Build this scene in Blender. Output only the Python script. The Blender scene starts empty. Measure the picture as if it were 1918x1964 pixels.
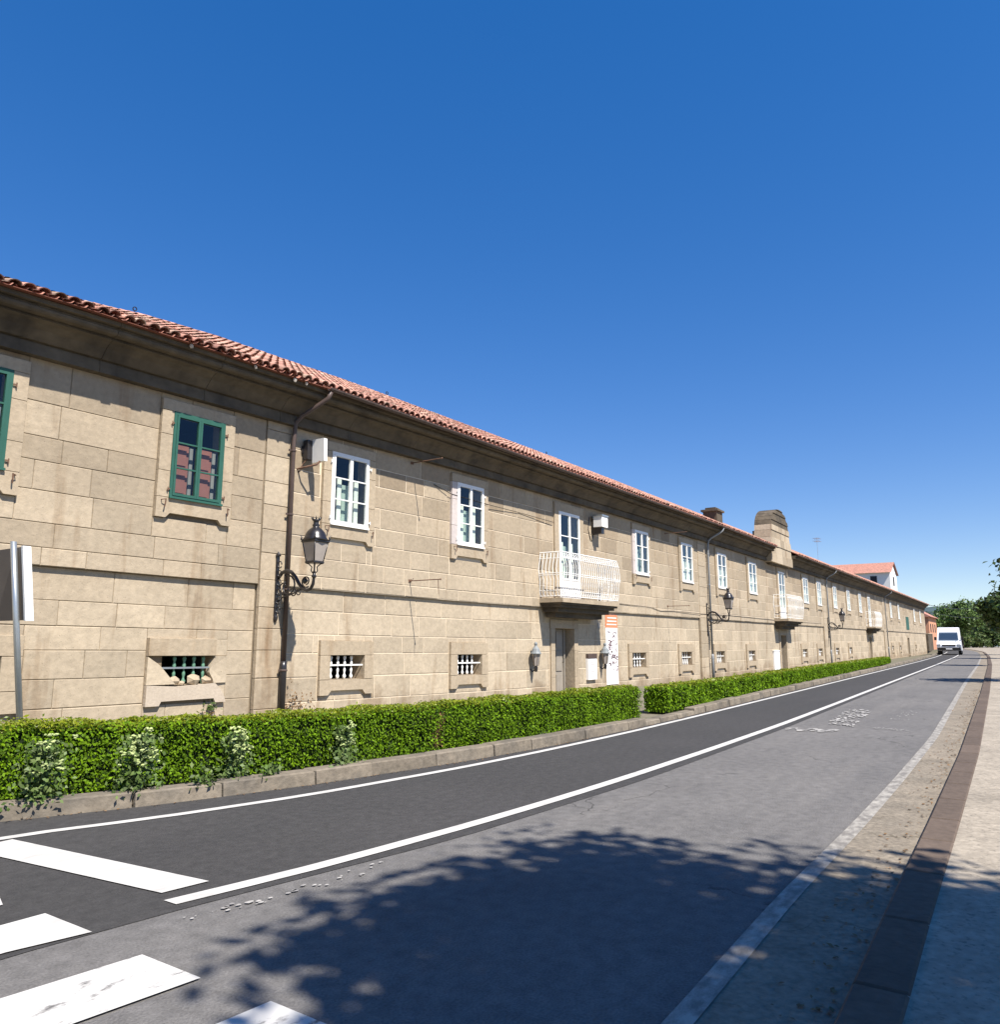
import bpy, math, random
import numpy as np
from mathutils import Vector, Matrix, noise
R = math.radians
sc = bpy.context.scene
COL = sc.collection

# ------------------------------------------------------------------ camera
F, CX, CY, VX, VY = 1460.0, 959.0, 982.0, 1958.0, 1228.0
EYE = 1.6
pitch = math.atan((VY - CY) / F)
yaw = math.atan2(VX - CX, F * math.cos(pitch) + (VY - CY) * math.sin(pitch))
cam_d = bpy.data.cameras.new('camera'); cam = bpy.data.objects.new('camera', cam_d); COL.objects.link(cam)
cam.location = (0, 0, EYE)
fw = Vector((math.cos(yaw) * math.cos(pitch), math.sin(yaw) * math.cos(pitch), math.sin(pitch)))
cam.rotation_euler = fw.to_track_quat('-Z', 'Y').to_euler()
cam_d.sensor_fit = 'HORIZONTAL'; cam_d.sensor_width = 36.0
cam_d.lens = F / 1918.0 * 36.0
cam_d.clip_start = 0.05; cam_d.clip_end = 4000
sc.camera = cam

# ------------------------------------------------------------------ sky and sun
SUN_D = Vector((0.18, 0.555, -0.812)).normalized()          # direction in which the light travels
el = math.asin(-SUN_D.z); az = math.atan2(-SUN_D.x, -SUN_D.y)   # azimuth from +Y, clockwise
w = bpy.data.worlds.new('World'); sc.world = w; w.use_nodes = True
nt = w.node_tree; nt.nodes.clear()
sky = nt.nodes.new('ShaderNodeTexSky'); sky.sky_type = 'NISHITA'; sky.sun_disc = False
sky.sun_elevation = el; sky.sun_rotation = az
sky.altitude = 300; sky.air_density = 0.85; sky.dust_density = 0.0; sky.ozone_density = 3.0
hs = nt.nodes.new('ShaderNodeHueSaturation'); hs.inputs['Saturation'].default_value = 1.26; hs.inputs['Hue'].default_value = 0.506
gm = nt.nodes.new('ShaderNodeGamma'); gm.inputs['Gamma'].default_value = 0.64      # the camera's softer highlights, over the whole sky alike
h2 = nt.nodes.new('ShaderNodeHueSaturation'); h2.inputs['Saturation'].default_value = 1.215; h2.inputs['Hue'].default_value = 0.514; h2.inputs['Value'].default_value = 1.13
bg = nt.nodes.new('ShaderNodeBackground'); bg.inputs['Strength'].default_value = 0.14
wo = nt.nodes.new('ShaderNodeOutputWorld')
nt.links.new(sky.outputs[0], hs.inputs['Color']); nt.links.new(hs.outputs[0], gm.inputs[0]); nt.links.new(gm.outputs[0], h2.inputs['Color']); nt.links.new(h2.outputs[0], bg.inputs['Color']); nt.links.new(bg.outputs[0], wo.inputs['Surface'])
sd = bpy.data.lights.new('sun', 'SUN'); sd.energy = 4.9; sd.angle = R(0.6); sd.color = (1.0, 0.94, 0.85)
so = bpy.data.objects.new('sun', sd); COL.objects.link(so); so.rotation_euler = SUN_D.to_track_quat('-Z', 'Y').to_euler()
so.location = (0, -20, 30)
sc.view_settings.view_transform = 'Standard'; sc.view_settings.look = 'None'
sc.view_settings.exposure = 0.84; sc.view_settings.gamma = 1.0; sc.view_settings.use_curve_mapping = False
sc.cycles.max_bounces = 6; sc.cycles.diffuse_bounces = 3; sc.cycles.glossy_bounces = 3
sc.cycles.transparent_max_bounces = 12; sc.cycles.use_denoising = True
rnd = random.Random(7); rng = np.random.default_rng(7)

# ------------------------------------------------------------------ materials
MATS = {}
def mat(name, col, rough=0.8, noise_scale=None, amp=0.15, bump=0.0, metal=0.0, tone=0.0, tint=None, spec=0.3, detail=6, streak=None, blotch=None, trans=None, spots=None, dirt=False, cracks=None):
    """base colour with noise variation; tone = amplitude of the per-face 'tone' attribute; tint = second colour mixed by noise"""
    if name in MATS: return MATS[name]
    m = bpy.data.materials.new(name); m.use_nodes = True; t = m.node_tree; n = t.nodes; L = t.links
    p = n['Principled BSDF']; p.inputs['Roughness'].default_value = rough; p.inputs['Metallic'].default_value = metal
    p.inputs['Specular IOR Level'].default_value = spec
    c = n.new('ShaderNodeRGB'); c.outputs[0].default_value = (*col, 1); cur = c.outputs[0]
    geo = n.new('ShaderNodeNewGeometry')
    def nz(scale, det=detail, stretch=None, rough_=0.55):
        src = geo.outputs['Position']
        if stretch:
            mp = n.new('ShaderNodeMapping'); mp.inputs['Scale'].default_value = stretch; L.new(src, mp.inputs['Vector']); src = mp.outputs[0]
        x = n.new('ShaderNodeTexNoise'); x.inputs['Scale'].default_value = scale; x.inputs['Detail'].default_value = det
        x.inputs['Roughness'].default_value = rough_
        L.new(src, x.inputs['Vector']); return x.outputs['Fac']
    def ramp(src, a, b):
        r = n.new('ShaderNodeMapRange'); r.inputs['From Min'].default_value = a; r.inputs['From Max'].default_value = b
        L.new(src, r.inputs['Value']); return r.outputs[0]
    def mixc(fac, b, mode='MIX'):
        nonlocal cur
        x = n.new('ShaderNodeMix'); x.data_type = 'RGBA'; x.blend_type = mode
        if hasattr(fac, 'links'): L.new(fac, x.inputs[0])
        else: x.inputs[0].default_value = fac
        L.new(cur, x.inputs[6])
        if isinstance(b, tuple): x.inputs[7].default_value = (*b, 1)
        else: L.new(b, x.inputs[7])
        cur = x.outputs[2]
    def scale_val(src, lo, hi, a=0.25, b=0.75):
        r = n.new('ShaderNodeMapRange'); r.inputs['From Min'].default_value = a; r.inputs['From Max'].default_value = b
        r.inputs['To Min'].default_value = lo; r.inputs['To Max'].default_value = hi; r.clamp = True
        L.new(src, r.inputs['Value'])
        x = n.new('ShaderNodeCombineColor'); [L.new(r.outputs[0], x.inputs[i]) for i in range(3)]
        return x.outputs[0]
    if blotch: mixc(ramp(nz(blotch[0], 4), blotch[1], blotch[2]), blotch[3])
    if tint:
        at = n.new('ShaderNodeAttribute'); at.attribute_name = 'hue'; mixc(at.outputs['Fac'], tint)
    if streak: mixc(ramp(nz(streak[0], 5, streak[4]), streak[1], streak[2]), streak[3])
    if spots: mixc(ramp(nz(spots[0], 2), spots[1], spots[2]), spots[3])
    if cracks:
        vo = n.new('ShaderNodeTexVoronoi'); vo.feature = 'DISTANCE_TO_EDGE'; vo.inputs['Scale'].default_value = cracks[0]
        dn = n.new('ShaderNodeTexNoise'); dn.inputs['Scale'].default_value = 2.2; dn.inputs['Detail'].default_value = 6; L.new(geo.outputs['Position'], dn.inputs['Vector'])
        va = n.new('ShaderNodeVectorMath'); va.operation = 'MULTIPLY_ADD'; va.inputs[1].default_value = (.8, .8, 0); L.new(dn.outputs['Color'], va.inputs[0]); L.new(geo.outputs['Position'], va.inputs[2]); L.new(va.outputs[0], vo.inputs['Vector'])
        th = n.new('ShaderNodeMapRange'); th.inputs['From Min'].default_value = cracks[1]; th.inputs['From Max'].default_value = 0; L.new(vo.outputs['Distance'], th.inputs[0])
        mm = n.new('ShaderNodeMath'); mm.operation = 'MULTIPLY'; L.new(th.outputs[0], mm.inputs[0]); L.new(ramp(nz(.7, 2), .48, .6), mm.inputs[1]); mixc(mm.outputs[0], cracks[2])
    if dirt:      # splashed earth and old damp stains low on the wall, ragged in outline
        sp = n.new('ShaderNodeSeparateXYZ'); L.new(geo.outputs['Position'], sp.inputs[0]); nn_ = nz(1.1, 6)
        ad_ = n.new('ShaderNodeMath'); ad_.operation = 'MULTIPLY_ADD'; ad_.inputs[1].default_value = 3.2; ad_.inputs[2].default_value = -1.35; L.new(nn_, ad_.inputs[0])
        sb = n.new('ShaderNodeMath'); sb.operation = 'SUBTRACT'; L.new(ad_.outputs[0], sb.inputs[0]); L.new(sp.outputs[2], sb.inputs[1])
        rm = n.new('ShaderNodeMapRange'); rm.inputs['From Min'].default_value = 0; rm.inputs['From Max'].default_value = .5; rm.inputs['To Max'].default_value = .55; L.new(sb.outputs[0], rm.inputs[0]); mixc(rm.outputs[0], (0.20, 0.135, 0.08))
    if tone:
        at = n.new('ShaderNodeAttribute'); at.attribute_name = 'tone'
        mixc(1.0, scale_val(at.outputs['Fac'], 1 - tone, 1 + tone, 0, 1), 'MULTIPLY')
    if noise_scale: 
        f = nz(noise_scale)
        mixc(1.0, scale_val(f, 1 - amp, 1 + amp), 'MULTIPLY')
        mixc(1.0, scale_val(nz(noise_scale * 0.13, 3), 1 - amp * .7, 1 + amp * .7), 'MULTIPLY')
        if bump:
            b = n.new('ShaderNodeBump'); b.inputs['Strength'].default_value = bump; b.inputs['Distance'].default_value = 0.02
            L.new(f, b.inputs['Height']); L.new(b.outputs[0], p.inputs['Normal'])
    L.new(cur, p.inputs['Base Color'])
    if trans:
        td = n.new('ShaderNodeBsdfTranslucent'); L.new(cur, td.inputs['Color'])
        mx = n.new('ShaderNodeMixShader'); mx.inputs[0].default_value = trans
        L.new(p.outputs[0], mx.inputs[1]); L.new(td.outputs[0], mx.inputs[2]); L.new(mx.outputs[0], n['Material Output'].inputs['Surface'])
    MATS[name] = m; return m

STONE = (0.435, 0.36, 0.262)
mat('stone', STONE, 0.9, 9, 0.13, 0.55, spots=(55, .66, .74, (0.20, 0.16, 0.115)), dirt=True, tone=0.13, tint=(0.285, 0.222, 0.152), blotch=(0.9, 0.5, 0.75, (0.40, 0.33, 0.24)), streak=(1.0, 0.57, 0.78, (0.235, 0.16, 0.095), (2.6, 2.6, 0.35)))
mat('stone_trim', (0.385, 0.312, 0.222), 0.9, 11, 0.14, 0.5, tone=0.08, streak=(1.0, 0.56, 0.8, (0.30, 0.22, 0.14), (3, 3, .5)))
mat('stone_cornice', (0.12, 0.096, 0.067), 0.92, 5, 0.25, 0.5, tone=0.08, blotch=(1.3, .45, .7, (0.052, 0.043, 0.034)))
mat('stone_pale', (0.47, 0.395, 0.31), 0.85, 20, 0.1, 0.3)
mat('mortar_pale', (0.62, 0.52, 0.39), 0.95, 20, 0.1)
mat('mortar_dark', (0.20, 0.155, 0.105), 0.95, 20, 0.15)
mat('tile', (0.43, 0.205, 0.15), 0.85, 14, 0.28, 0.3, tone=0.33, tint=(0.44, 0.30, 0.22), blotch=(3, .50, .7, (0.17, 0.10, 0.08)))
mat('tile_bed', (0.16, 0.06, 0.04), 0.95, 8, 0.2)
mat('roof_mortar', (0.5, 0.44, 0.38), 0.95, 20, 0.2)
mat('white_paint', (0.82, 0.81, 0.78), 0.5, 8, 0.03, tone=0.02)
mat('green_paint', (0.03, 0.105, 0.078), 0.5, 6, 0.1)
mat('green_iron', (0.12, 0.25, 0.17), 0.6, 14, 0.2)
mat('brown_pipe', (0.085, 0.06, 0.052), 0.45, 5, 0.15, tint=(0.2, 0.2, 0.2))
mat('grey_pipe', (0.26, 0.27, 0.28), 0.5, 5, 0.1)
mat('black_iron', (0.02, 0.018, 0.02), 0.32, 8, 0.1, spec=0.6)
mat('rusty_iron', (0.16, 0.09, 0.06), 0.8, 30, 0.2)
mat('steel', (0.42, 0.45, 0.47), 0.35, 6, 0.05, metal=0.7)
mat('sign_back', (0.30, 0.28, 0.26), 0.5, 4, 0.08)
mat('sign_dark', (0.11, 0.10, 0.095), 0.5, 4, 0.08)
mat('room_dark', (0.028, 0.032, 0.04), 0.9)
mat('shutter_red', (0.30, 0.115, 0.085), 0.6, 6, 0.1)
mat('curtain', (0.80, 0.79, 0.68), 0.9, 3, 0.1)
mat('curtain_green', (0.42, 0.50, 0.42), 0.9, 3, 0.1)
mat('door_grey', (0.27, 0.24, 0.20), 0.6, 4, 0.12)
mat('asphalt_new', (0.049, 0.047, 0.046), 0.9, 90, 0.3, 0.5, blotch=(0.35, .45, .8, (0.060, 0.057, 0.056)), streak=(1.0, .5, .9, (0.041, 0.040, 0.040), (.12, 1.4, 1)))
mat('asphalt_old', (0.145, 0.138, 0.132), 0.92, 70, 0.3, 0.6, cracks=(.42, .006, (0.05, 0.047, 0.045)), spots=(6, .70, .78, (0.095, 0.09, 0.085)), blotch=(0.5, .42, .75, (0.115, 0.110, 0.107)), streak=(1.0, .5, .8, (0.17, 0.16, 0.15), (.15, 1.6, 1)))
mat('concrete', (0.225, 0.19, 0.145), 0.93, 22, 0.3, 0.6, cracks=(.8, .012, (0.12, 0.10, 0.07)), spots=(35, .6, .7, (0.2, 0.17, 0.13)), blotch=(1.2, .45, .7, (0.18, 0.155, 0.12)))
mat('verge', (0.17, 0.15, 0.11), 0.95, 10, 0.25, 0.4, blotch=(1.1, .45, .65, (0.12, 0.12, 0.07)))
mat('gutter_pale', (0.5, 0.46, 0.4), 0.9, 20, 0.2)
mat('paving', (0.31, 0.268, 0.212), 0.93, 16, 0.26, 0.5, spots=(28, .58, .7, (0.20, 0.175, 0.14)), tone=0.08, blotch=(.9, .5, .75, (0.22, 0.19, 0.15)))
mat('kerb_stone', (0.20, 0.168, 0.128), 0.93, 14, 0.25, 0.6, tone=0.15, blotch=(1.8, .45, .65, (0.12, 0.105, 0.085)))
mat('kerb_brown', (0.105, 0.078, 0.06), 0.93, 14, 0.2, 0.5, tone=0.12)
mat('soil', (0.10, 0.075, 0.05), 1.0, 12, 0.3)
mat('ground', (0.13, 0.12, 0.08), 1.0, 0.5, 0.3)
mat('hill', (0.05, 0.078, 0.08), 1.0, 0.05, 0.35)  # distance haze is put into this bluish base colour
mat('leaf_hedge', (0.15, 0.26, 0.007), 0.6, None, tone=0.5, tint=(0.04, 0.09, 0.006), trans=0.3, spec=0.12)
mat('leaf_top', (0.23, 0.26, 0.012), 0.45, None, tone=0.35, tint=(0.12, 0.18, 0.015), trans=0.3, spec=0.4)  # hedge top leaves, yellower than those on the sides
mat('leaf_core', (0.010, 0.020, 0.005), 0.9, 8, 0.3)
mat('leaf_tree', (0.055, 0.095, 0.022), 0.5, None, tone=0.5, tint=(0.10, 0.12, 0.03), trans=0.2)
mat('leaf_far', (0.10, 0.165, 0.035), 0.5, None, tone=0.5, tint=(0.06, 0.10, 0.03), trans=0.2)
mat('leaf_shrub', (0.075, 0.125, 0.028), 0.5, None, tone=0.45, tint=(0.14, 0.18, 0.06), trans=0.2)
mat('leaf_dry', (0.17, 0.10, 0.045), 0.8, None, tone=0.4)
mat('blossom', (0.36, 0.42, 0.17), 0.7, None, tone=0.25)
mat('bark', (0.10, 0.075, 0.055), 0.95, 14, 0.3, 0.6)
mat('render_white', (0.72, 0.71, 0.69), 0.85, 2, 0.05)
mat('render_orange', (0.55, 0.28, 0.17), 0.85, 2, 0.08)
mat('grey_paint', (0.22, 0.24, 0.25), 0.5, 8, 0.1)
mat('jamb_pale', (0.52, 0.46, 0.43), 0.85, 10, 0.1, 0.3)
mat('rubber', (0.02, 0.02, 0.02), 0.8)
mat('car_paint', (0.80, 0.81, 0.82), 0.25, None, spec=0.6)
mat('lamp_milk', (0.34, 0.30, 0.265), 0.35, 6, 0.06)
mat('orange_print', (0.75, 0.24, 0.12), 0.7)
mat('white_print', (0.8, 0.79, 0.78), 0.6)
mat('print_marks', (0.22, 0.13, 0.15), 0.7)

def mk_glass(name, tint, refl):
    m = bpy.data.materials.new(name); m.use_nodes = True; t = m.node_tree; n = t.nodes; n.clear()
    o = n.new('ShaderNodeOutputMaterial'); mx = n.new('ShaderNodeMixShader'); tr = n.new('ShaderNodeBsdfTransparent'); g = n.new('ShaderNodeBsdfGlossy')
    fr = n.new('ShaderNodeLayerWeight'); pw = n.new('ShaderNodeMath'); pw.operation = 'POWER'; pw.inputs[1].default_value = 4; ad = n.new('ShaderNodeMath'); ad.operation = 'ADD'; ad.inputs[1].default_value = refl; ad.use_clamp = True
    tr.inputs[0].default_value = (*tint, 1); g.inputs['Roughness'].default_value = 0.02; g.inputs[0].default_value = (.9, .95, 1, 1)
    t.links.new(fr.outputs['Facing'], pw.inputs[0]); t.links.new(pw.outputs[0], ad.inputs[0]); t.links.new(ad.outputs[0], mx.inputs[0]); t.links.new(tr.outputs[0], mx.inputs[1]); t.links.new(g.outputs[0], mx.inputs[2]); t.links.new(mx.outputs[0], o.inputs[0])
    MATS[name] = m
mk_glass('glass', (0.82, 0.88, 0.88), 0.05); mk_glass('car_glass', (0.2, 0.25, 0.3), 0.12)

def mk_paint(name, base, lo, hi, scale, top=(0.53, 0.515, 0.485)):
    """road paint, worn away to the asphalt by noise"""
    m = bpy.data.materials.new(name); m.use_nodes = True; t = m.node_tree; n = t.nodes; L = t.links; p = n['Principled BSDF']; p.inputs['Roughness'].default_value = 0.75
    g = n.new('ShaderNodeNewGeometry'); z = n.new('ShaderNodeTexNoise'); z.inputs['Scale'].default_value = scale; z.inputs['Detail'].default_value = 9; z.inputs['Roughness'].default_value = 0.7
    mp = n.new('ShaderNodeMapping'); mp.inputs['Scale'].default_value = (.55, 1, 1)
    r = n.new('ShaderNodeMapRange'); r.inputs['From Min'].default_value = lo; r.inputs['From Max'].default_value = hi
    mx = n.new('ShaderNodeMix'); mx.data_type = 'RGBA'; mx.inputs[6].default_value = (*base, 1); mx.inputs[7].default_value = (*top, 1)
    L.new(g.outputs['Position'], mp.inputs[0]); L.new(mp.outputs[0], z.inputs['Vector']); L.new(z.outputs['Fac'], r.inputs[0]); L.new(r.outputs[0], mx.inputs[0]); L.new(mx.outputs[2], p.inputs['Base Color'])
    MATS[name] = m
mk_paint('paint_fresh', (0.40, 0.385, 0.36), 0.3, 0.56, 6)
mk_paint('paint_used', (0.12, 0.115, 0.11), 0.34, 0.43, 7)
mk_paint('paint_worn', (0.145, 0.137, 0.13), 0.50, 0.60, 4)
mk_paint('paint_gutter', (0.17, 0.155, 0.135), 0.40, 0.62, 11, (0.37, 0.345, 0.30))
mk_paint('paint_old', (0.145, 0.137, 0.13), 0.36, 0.56, 9, (0.42, 0.40, 0.37))
mk_paint('paint_faint', (0.145, 0.137, 0.13), 0.56, 0.70, 5)

# ------------------------------------------------------------------ mesh builder
WX = [4, 5, 10, 17, 25, 35, 50, 150]
WC = [-.21, -.18, -.09, .07, .15, .20, .20, .22]
WS = [.10, .08, .03, -.03, -.04, -.04, -.04, 0]
WL = [.20, .17, .10, .02, -.06, -.12, -.20, -.25]
WX2 = [4, 5.5, 8, 10, 17, 25, 35, 150]
WE = [-.27, -.18, -.11, -.06, .05, .13, .22, .25]
WX3 = [4, 7, 8.5, 10, 12, 17, 25, 35, 150]
WR = [-1.0, -.85, -.6, -.40, -.25, -.10, .0, .08, .20]
WB = [.13, .12, .05, -.09, -.20, -.28, -.33, -.33]
def warp(x, z):
    """the long old wall has settled: levels drift by some centimetres along its length"""
    b = np.interp(x, WX, WB); l = np.interp(x, WX, WL); s = np.interp(x, WX, WS); c = np.interp(x, WX, WC)
    e = np.interp(x, WX2, WE); r_ = np.interp(x, WX3, WR)
    return z + float(np.interp(z, [0.4, 1.2, 2.65, 6.15, 6.9, 9.9], [b, l, s, c, e, r_]))

class MB:
    def __init__(s): s.v = []; s.f = []; s.t = []; s.h = []; s.tone = .5; s.hue = 0.; s.sm = False
    def face(s, idx): s.f.append(tuple(idx)); s.t.append(s.tone); s.h.append(s.hue)
    def add(s, vs, fs):
        k = len(s.v); s.v += [tuple(a) for a in vs]
        for q in fs: s.face([k + i for i in q])
    def quad(s, *p): s.add(list(p), [tuple(range(len(p)))])
    def box(s, x0, x1, y0, y1, z0, z1):
        s.add([(x0, y0, z0), (x1, y0, z0), (x1, y1, z0), (x0, y1, z0), (x0, y0, z1), (x1, y0, z1), (x1, y1, z1), (x0, y1, z1)],
              [(0, 3, 2, 1), (4, 5, 6, 7), (0, 1, 5, 4), (1, 2, 6, 5), (2, 3, 7, 6), (3, 0, 4, 7)])
    def block(s, x0, x1, z0, z1, y, d=.06, b=.008):
        """stone face towards -Y with a chamfered edge"""
        b = min(b, (x1 - x0) / 4, (z1 - z0) / 4); J = (lambda: rnd.uniform(-.35, .35) * b) if b > .007 else (lambda: 0.)
        s.add([(x0, y + d, z0), (x1, y + d, z0), (x1, y + d, z1), (x0, y + d, z1),
               (x0, y + b, z0), (x1, y + b, z0), (x1, y + b, z1), (x0, y + b, z1),
               (x0 + b + J(), y, z0 + b + J()), (x1 - b + J(), y, z0 + b + J()), (x1 - b + J(), y, z1 - b + J()), (x0 + b + J(), y, z1 - b + J())],
              [(0, 1, 5, 4), (1, 2, 6, 5), (2, 3, 7, 6), (3, 0, 4, 7), (4, 5, 9, 8), (5, 6, 10, 9), (6, 7, 11, 10), (7, 4, 8, 11), (8, 9, 10, 11)])
    def tube(s, pts, r, seg=8, caps=True):
        pts = [Vector(p) for p in pts]; k = len(s.v); n = len(pts)
        rs = r if isinstance(r, (list, tuple)) else [r] * n
        up = None
        for i, p in enumerate(pts):
            t = (pts[min(i + 1, n - 1)] - pts[max(i - 1, 0)]).normalized()
            if up is None: up = Vector((0, 0, 1)) if abs(t.z) < .9 else Vector((1, 0, 0))
            a = t.cross(up).normalized(); b = a.cross(t).normalized(); up = b
            for j in range(seg):
                q = 2 * math.pi * j / seg
                s.v.append(tuple(p + a * math.cos(q) * rs[i] + b * math.sin(q) * rs[i]))
        for i in range(n - 1):
            for j in range(seg):
                s.face((k + i * seg + j, k + i * seg + (j + 1) % seg, k + (i + 1) * seg + (j + 1) % seg, k + (i + 1) * seg + j))
        if caps:
            s.face([k + j for j in range(seg)][::-1]); s.face([k + (n - 1) * seg + j for j in range(seg)])
    def lathe(s, c, prof, seg=12, ph=0.):
        """prof = [(radius, z)] round the vertical axis at c"""
        k = len(s.v)
        for r, z in prof:
            for j in range(seg):
                q = 2 * math.pi * j / seg + ph; s.v.append((c[0] + r * math.cos(q), c[1] + r * math.sin(q), c[2] + z))
        for i in range(len(prof) - 1):
            for j in range(seg):
                s.face((k + i * seg + j, k + i * seg + (j + 1) % seg, k + (i + 1) * seg + (j + 1) % seg, k + (i + 1) * seg + j))
        s.face([k + j for j in range(seg)][::-1]); s.face([k + (len(prof) - 1) * seg + j for j in range(seg)])
    def blob(s, c, r, seed=0, sc_=(1, 1, 1), rough=.25):
        rr = random.Random(seed); t = (1 + 5 ** .5) / 2
        V = [Vector(a).normalized() for a in [(-1, t, 0), (1, t, 0), (-1, -t, 0), (1, -t, 0), (0, -1, t), (0, 1, t), (0, -1, -t), (0, 1, -t), (t, 0, -1), (t, 0, 1), (-t, 0, -1), (-t, 0, 1)]]
        Fc = [(0, 11, 5), (0, 5, 1), (0, 1, 7), (0, 7, 10), (0, 10, 11), (1, 5, 9), (5, 11, 4), (11, 10, 2), (10, 7, 6), (7, 1, 8), (3, 9, 4), (3, 4, 2), (3, 2, 6), (3, 6, 8), (3, 8, 9), (4, 9, 5), (2, 4, 11), (6, 2, 10), (8, 6, 7), (9, 8, 1)]
        s.add([tuple(c[i] + a[i] * r * sc_[i] * (1 + rr.uniform(-rough, rough)) for i in range(3)) for a in V], Fc)
    def build(s, name, m, parent=None, w=True, smooth=False, org=None, mats=None):
        me = bpy.data.meshes.new(name)
        o = Vector(org) if org is not None else (parent.get('_o') if False else Vector((0, 0, 0)))
        if org is None and parent is not None: o = Vector(ORG.get(parent.name, (0, 0, 0)))
        vs = s.v
        if w: vs = [(x, y, warp(x, z)) for x, y, z in vs]
        me.from_pydata([(x - o.x, y - o.y, z - o.z) for x, y, z in vs], [], s.f)
        for nm, dat in (('tone', s.t), ('hue', s.h)):
            a = me.attributes.new(nm, 'FLOAT', 'FACE'); a.data.foreach_set('value', dat)
        if smooth: me.polygons.foreach_set('use_smooth', [True] * len(me.polygons))
        me.materials.append(MATS[m]); me.update()
        ob = bpy.data.objects.new(name, me); COL.objects.link(ob); ORG[ob.name] = tuple(o)
        if parent is not None: ob.parent = parent
        else: ob.location = o
        return ob
ORG = {}
def thing(name, label, cat, loc=(0, 0, 0), group=None):
    o = bpy.data.objects.new(name, None); COL.objects.link(o); o.location = loc; o['label'] = label; o['category'] = cat
    if group: o['group'] = group
    o.empty_display_size = .2; ORG[o.name] = tuple(loc); return o
def tag(o, label, cat, group=None):
    o['label'] = label; o['category'] = cat
    if group: o['group'] = group
    return o
def struct(o): o['kind'] = 'structure'; return o
def stuff(o): o['kind'] = 'stuff'; return o
def rects_minus(r, holes):
    out = [r]
    for hx0, hx1, hz0, hz1 in holes:
        nxt = []
        for x0, x1, z0, z1 in out:
            if hx0 >= x1 or hx1 <= x0 or hz0 >= z1 or hz1 <= z0: nxt.append((x0, x1, z0, z1)); continue
            if x0 < hx0: nxt.append((x0, hx0, z0, z1))
            if hx1 < x1: nxt.append((hx1, x1, z0, z1))
            a, b = max(x0, hx0), min(x1, hx1)
            if z0 < hz0: nxt.append((a, b, z0, hz0))
            if hz1 < z1: nxt.append((a, b, hz1, z1))
        out = nxt
    return out
def strip(name, m, A, B, z, parent=None, z2=None):
    """sheet between two polylines A and B of (x, y)"""
    b = MB()
    for i in range(len(A) - 1):
        b.quad((*A[i], z), (*B[i], z), (*B[i + 1], z), (*A[i + 1], z))
    return b.build(name, m, parent, w=False)
def curve(tab, xs):
    tx, ty = np.array([t[0] for t in tab], float), np.array([t[1] for t in tab], float)
    f = lambda v: np.interp(v, tx, ty)
    return [(x, float(np.mean([f(x + k_ * (.12 + .05 * abs(x))) for k_ in (-1, -.5, 0, .5, 1)]) if x > 3.5 else f(x))) for x in xs]
def leaves(name, m, P, N, size, parent=None, jit=.9, org=None, hue=None, tone=None, aspect=1.7, split=True):
    """P points, N outward normals (numpy): one leaf-shaped quad at each"""
    n = len(P); Nn = N + rng.normal(0, jit, (n, 3)) * .55; Nn /= np.linalg.norm(Nn, axis=1)[:, None] + 1e-9
    a = np.cross(Nn, rng.normal(0, 1, (n, 3))); a /= np.linalg.norm(a, axis=1)[:, None] + 1e-9; b = np.cross(Nn, a)
    s = (size * rng.uniform(.6, 1.4, n))[:, None]
    mid = P + Nn * s * .12
    V = np.stack([P - a * s * aspect / 2, mid - b * s * .5, P + a * s * aspect / 2, mid + b * s * .5], 1).reshape(-1, 3)
    o = np.array(org if org is not None else (ORG.get(parent.name, (0, 0, 0)) if parent is not None else (0, 0, 0)), float)
    me = bpy.data.meshes.new(name); me.vertices.add(n * 4); me.vertices.foreach_set('co', (V - o).ravel())
    me.loops.add(n * 4); me.loops.foreach_set('vertex_index', np.arange(n * 4, dtype=np.int32)); me.polygons.add(n)
    me.polygons.foreach_set('loop_start', np.arange(0, n * 4, 4, dtype=np.int32)); me.polygons.foreach_set('loop_total', np.full(n, 4, np.int32))
    t = me.attributes.new('tone', 'FLOAT', 'FACE'); t.data.foreach_set('value', (rng.uniform(0, 1, n) if tone is None else tone).astype(np.float32))
    h = me.attributes.new('hue', 'FLOAT', 'FACE'); h.data.foreach_set('value', (rng.uniform(0, 1, n) ** 2 if hue is None else hue).astype(np.float32))
    me.materials.append(MATS[m]); me.update(calc_edges=True)
    ob = bpy.data.objects.new(name, me); COL.objects.link(ob); ORG[ob.name] = tuple(o)
    if parent is not None: ob.parent = parent
    else: ob.location = o
    return ob

# ------------------------------------------------------------------ ground, road, pavements
g = MB(); g.box(-300, 1500, -600, 900, -1.6, -0.9); struct(g.build('ground', 'ground', w=False))
XS = [-30, -12, -5, -2, 0, 1.5, 2.2, 3, 3.5, 4, 4.5, 5, 5.5, 6, 6.5, 7, 7.5, 8, 8.5, 9, 9.7, 10.5, 11.2, 12, 13, 14, 15, 16, 17, 18, 19, 20, 21.5, 23, 26, 30, 35, 40, 46, 52, 60, 68, 76, 85, 95, 105, 115, 125, 140, 160, 190, 230]
T_EDGE = [(-30, 9.0), (-5, 8.1), (3.3, 7.04), (4.37, 6.66), (5.85, 6.31), (8.2, 6.03), (10.1, 5.93), (12.6, 5.87), (16, 5.88), (20, 5.94), (30, 6.08), (44, 6.27), (68, 6.6), (90, 7.1), (125, 8.6), (160, 11.8), (190, 16.5), (230, 25.5)]
T_CEN = [(-30, 5.6), (-5, 4.95), (3.03, 4.50), (4.03, 4.32), (5.7, 4.15), (7, 4.07), (8.6, 4.01), (11.4, 3.97), (15.5, 3.97), (21.3, 4.07), (32.8, 4.3), (60, 4.82), (90, 5.5), (125, 6.9), (160, 10.2), (190, 15), (230, 24)]
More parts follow.
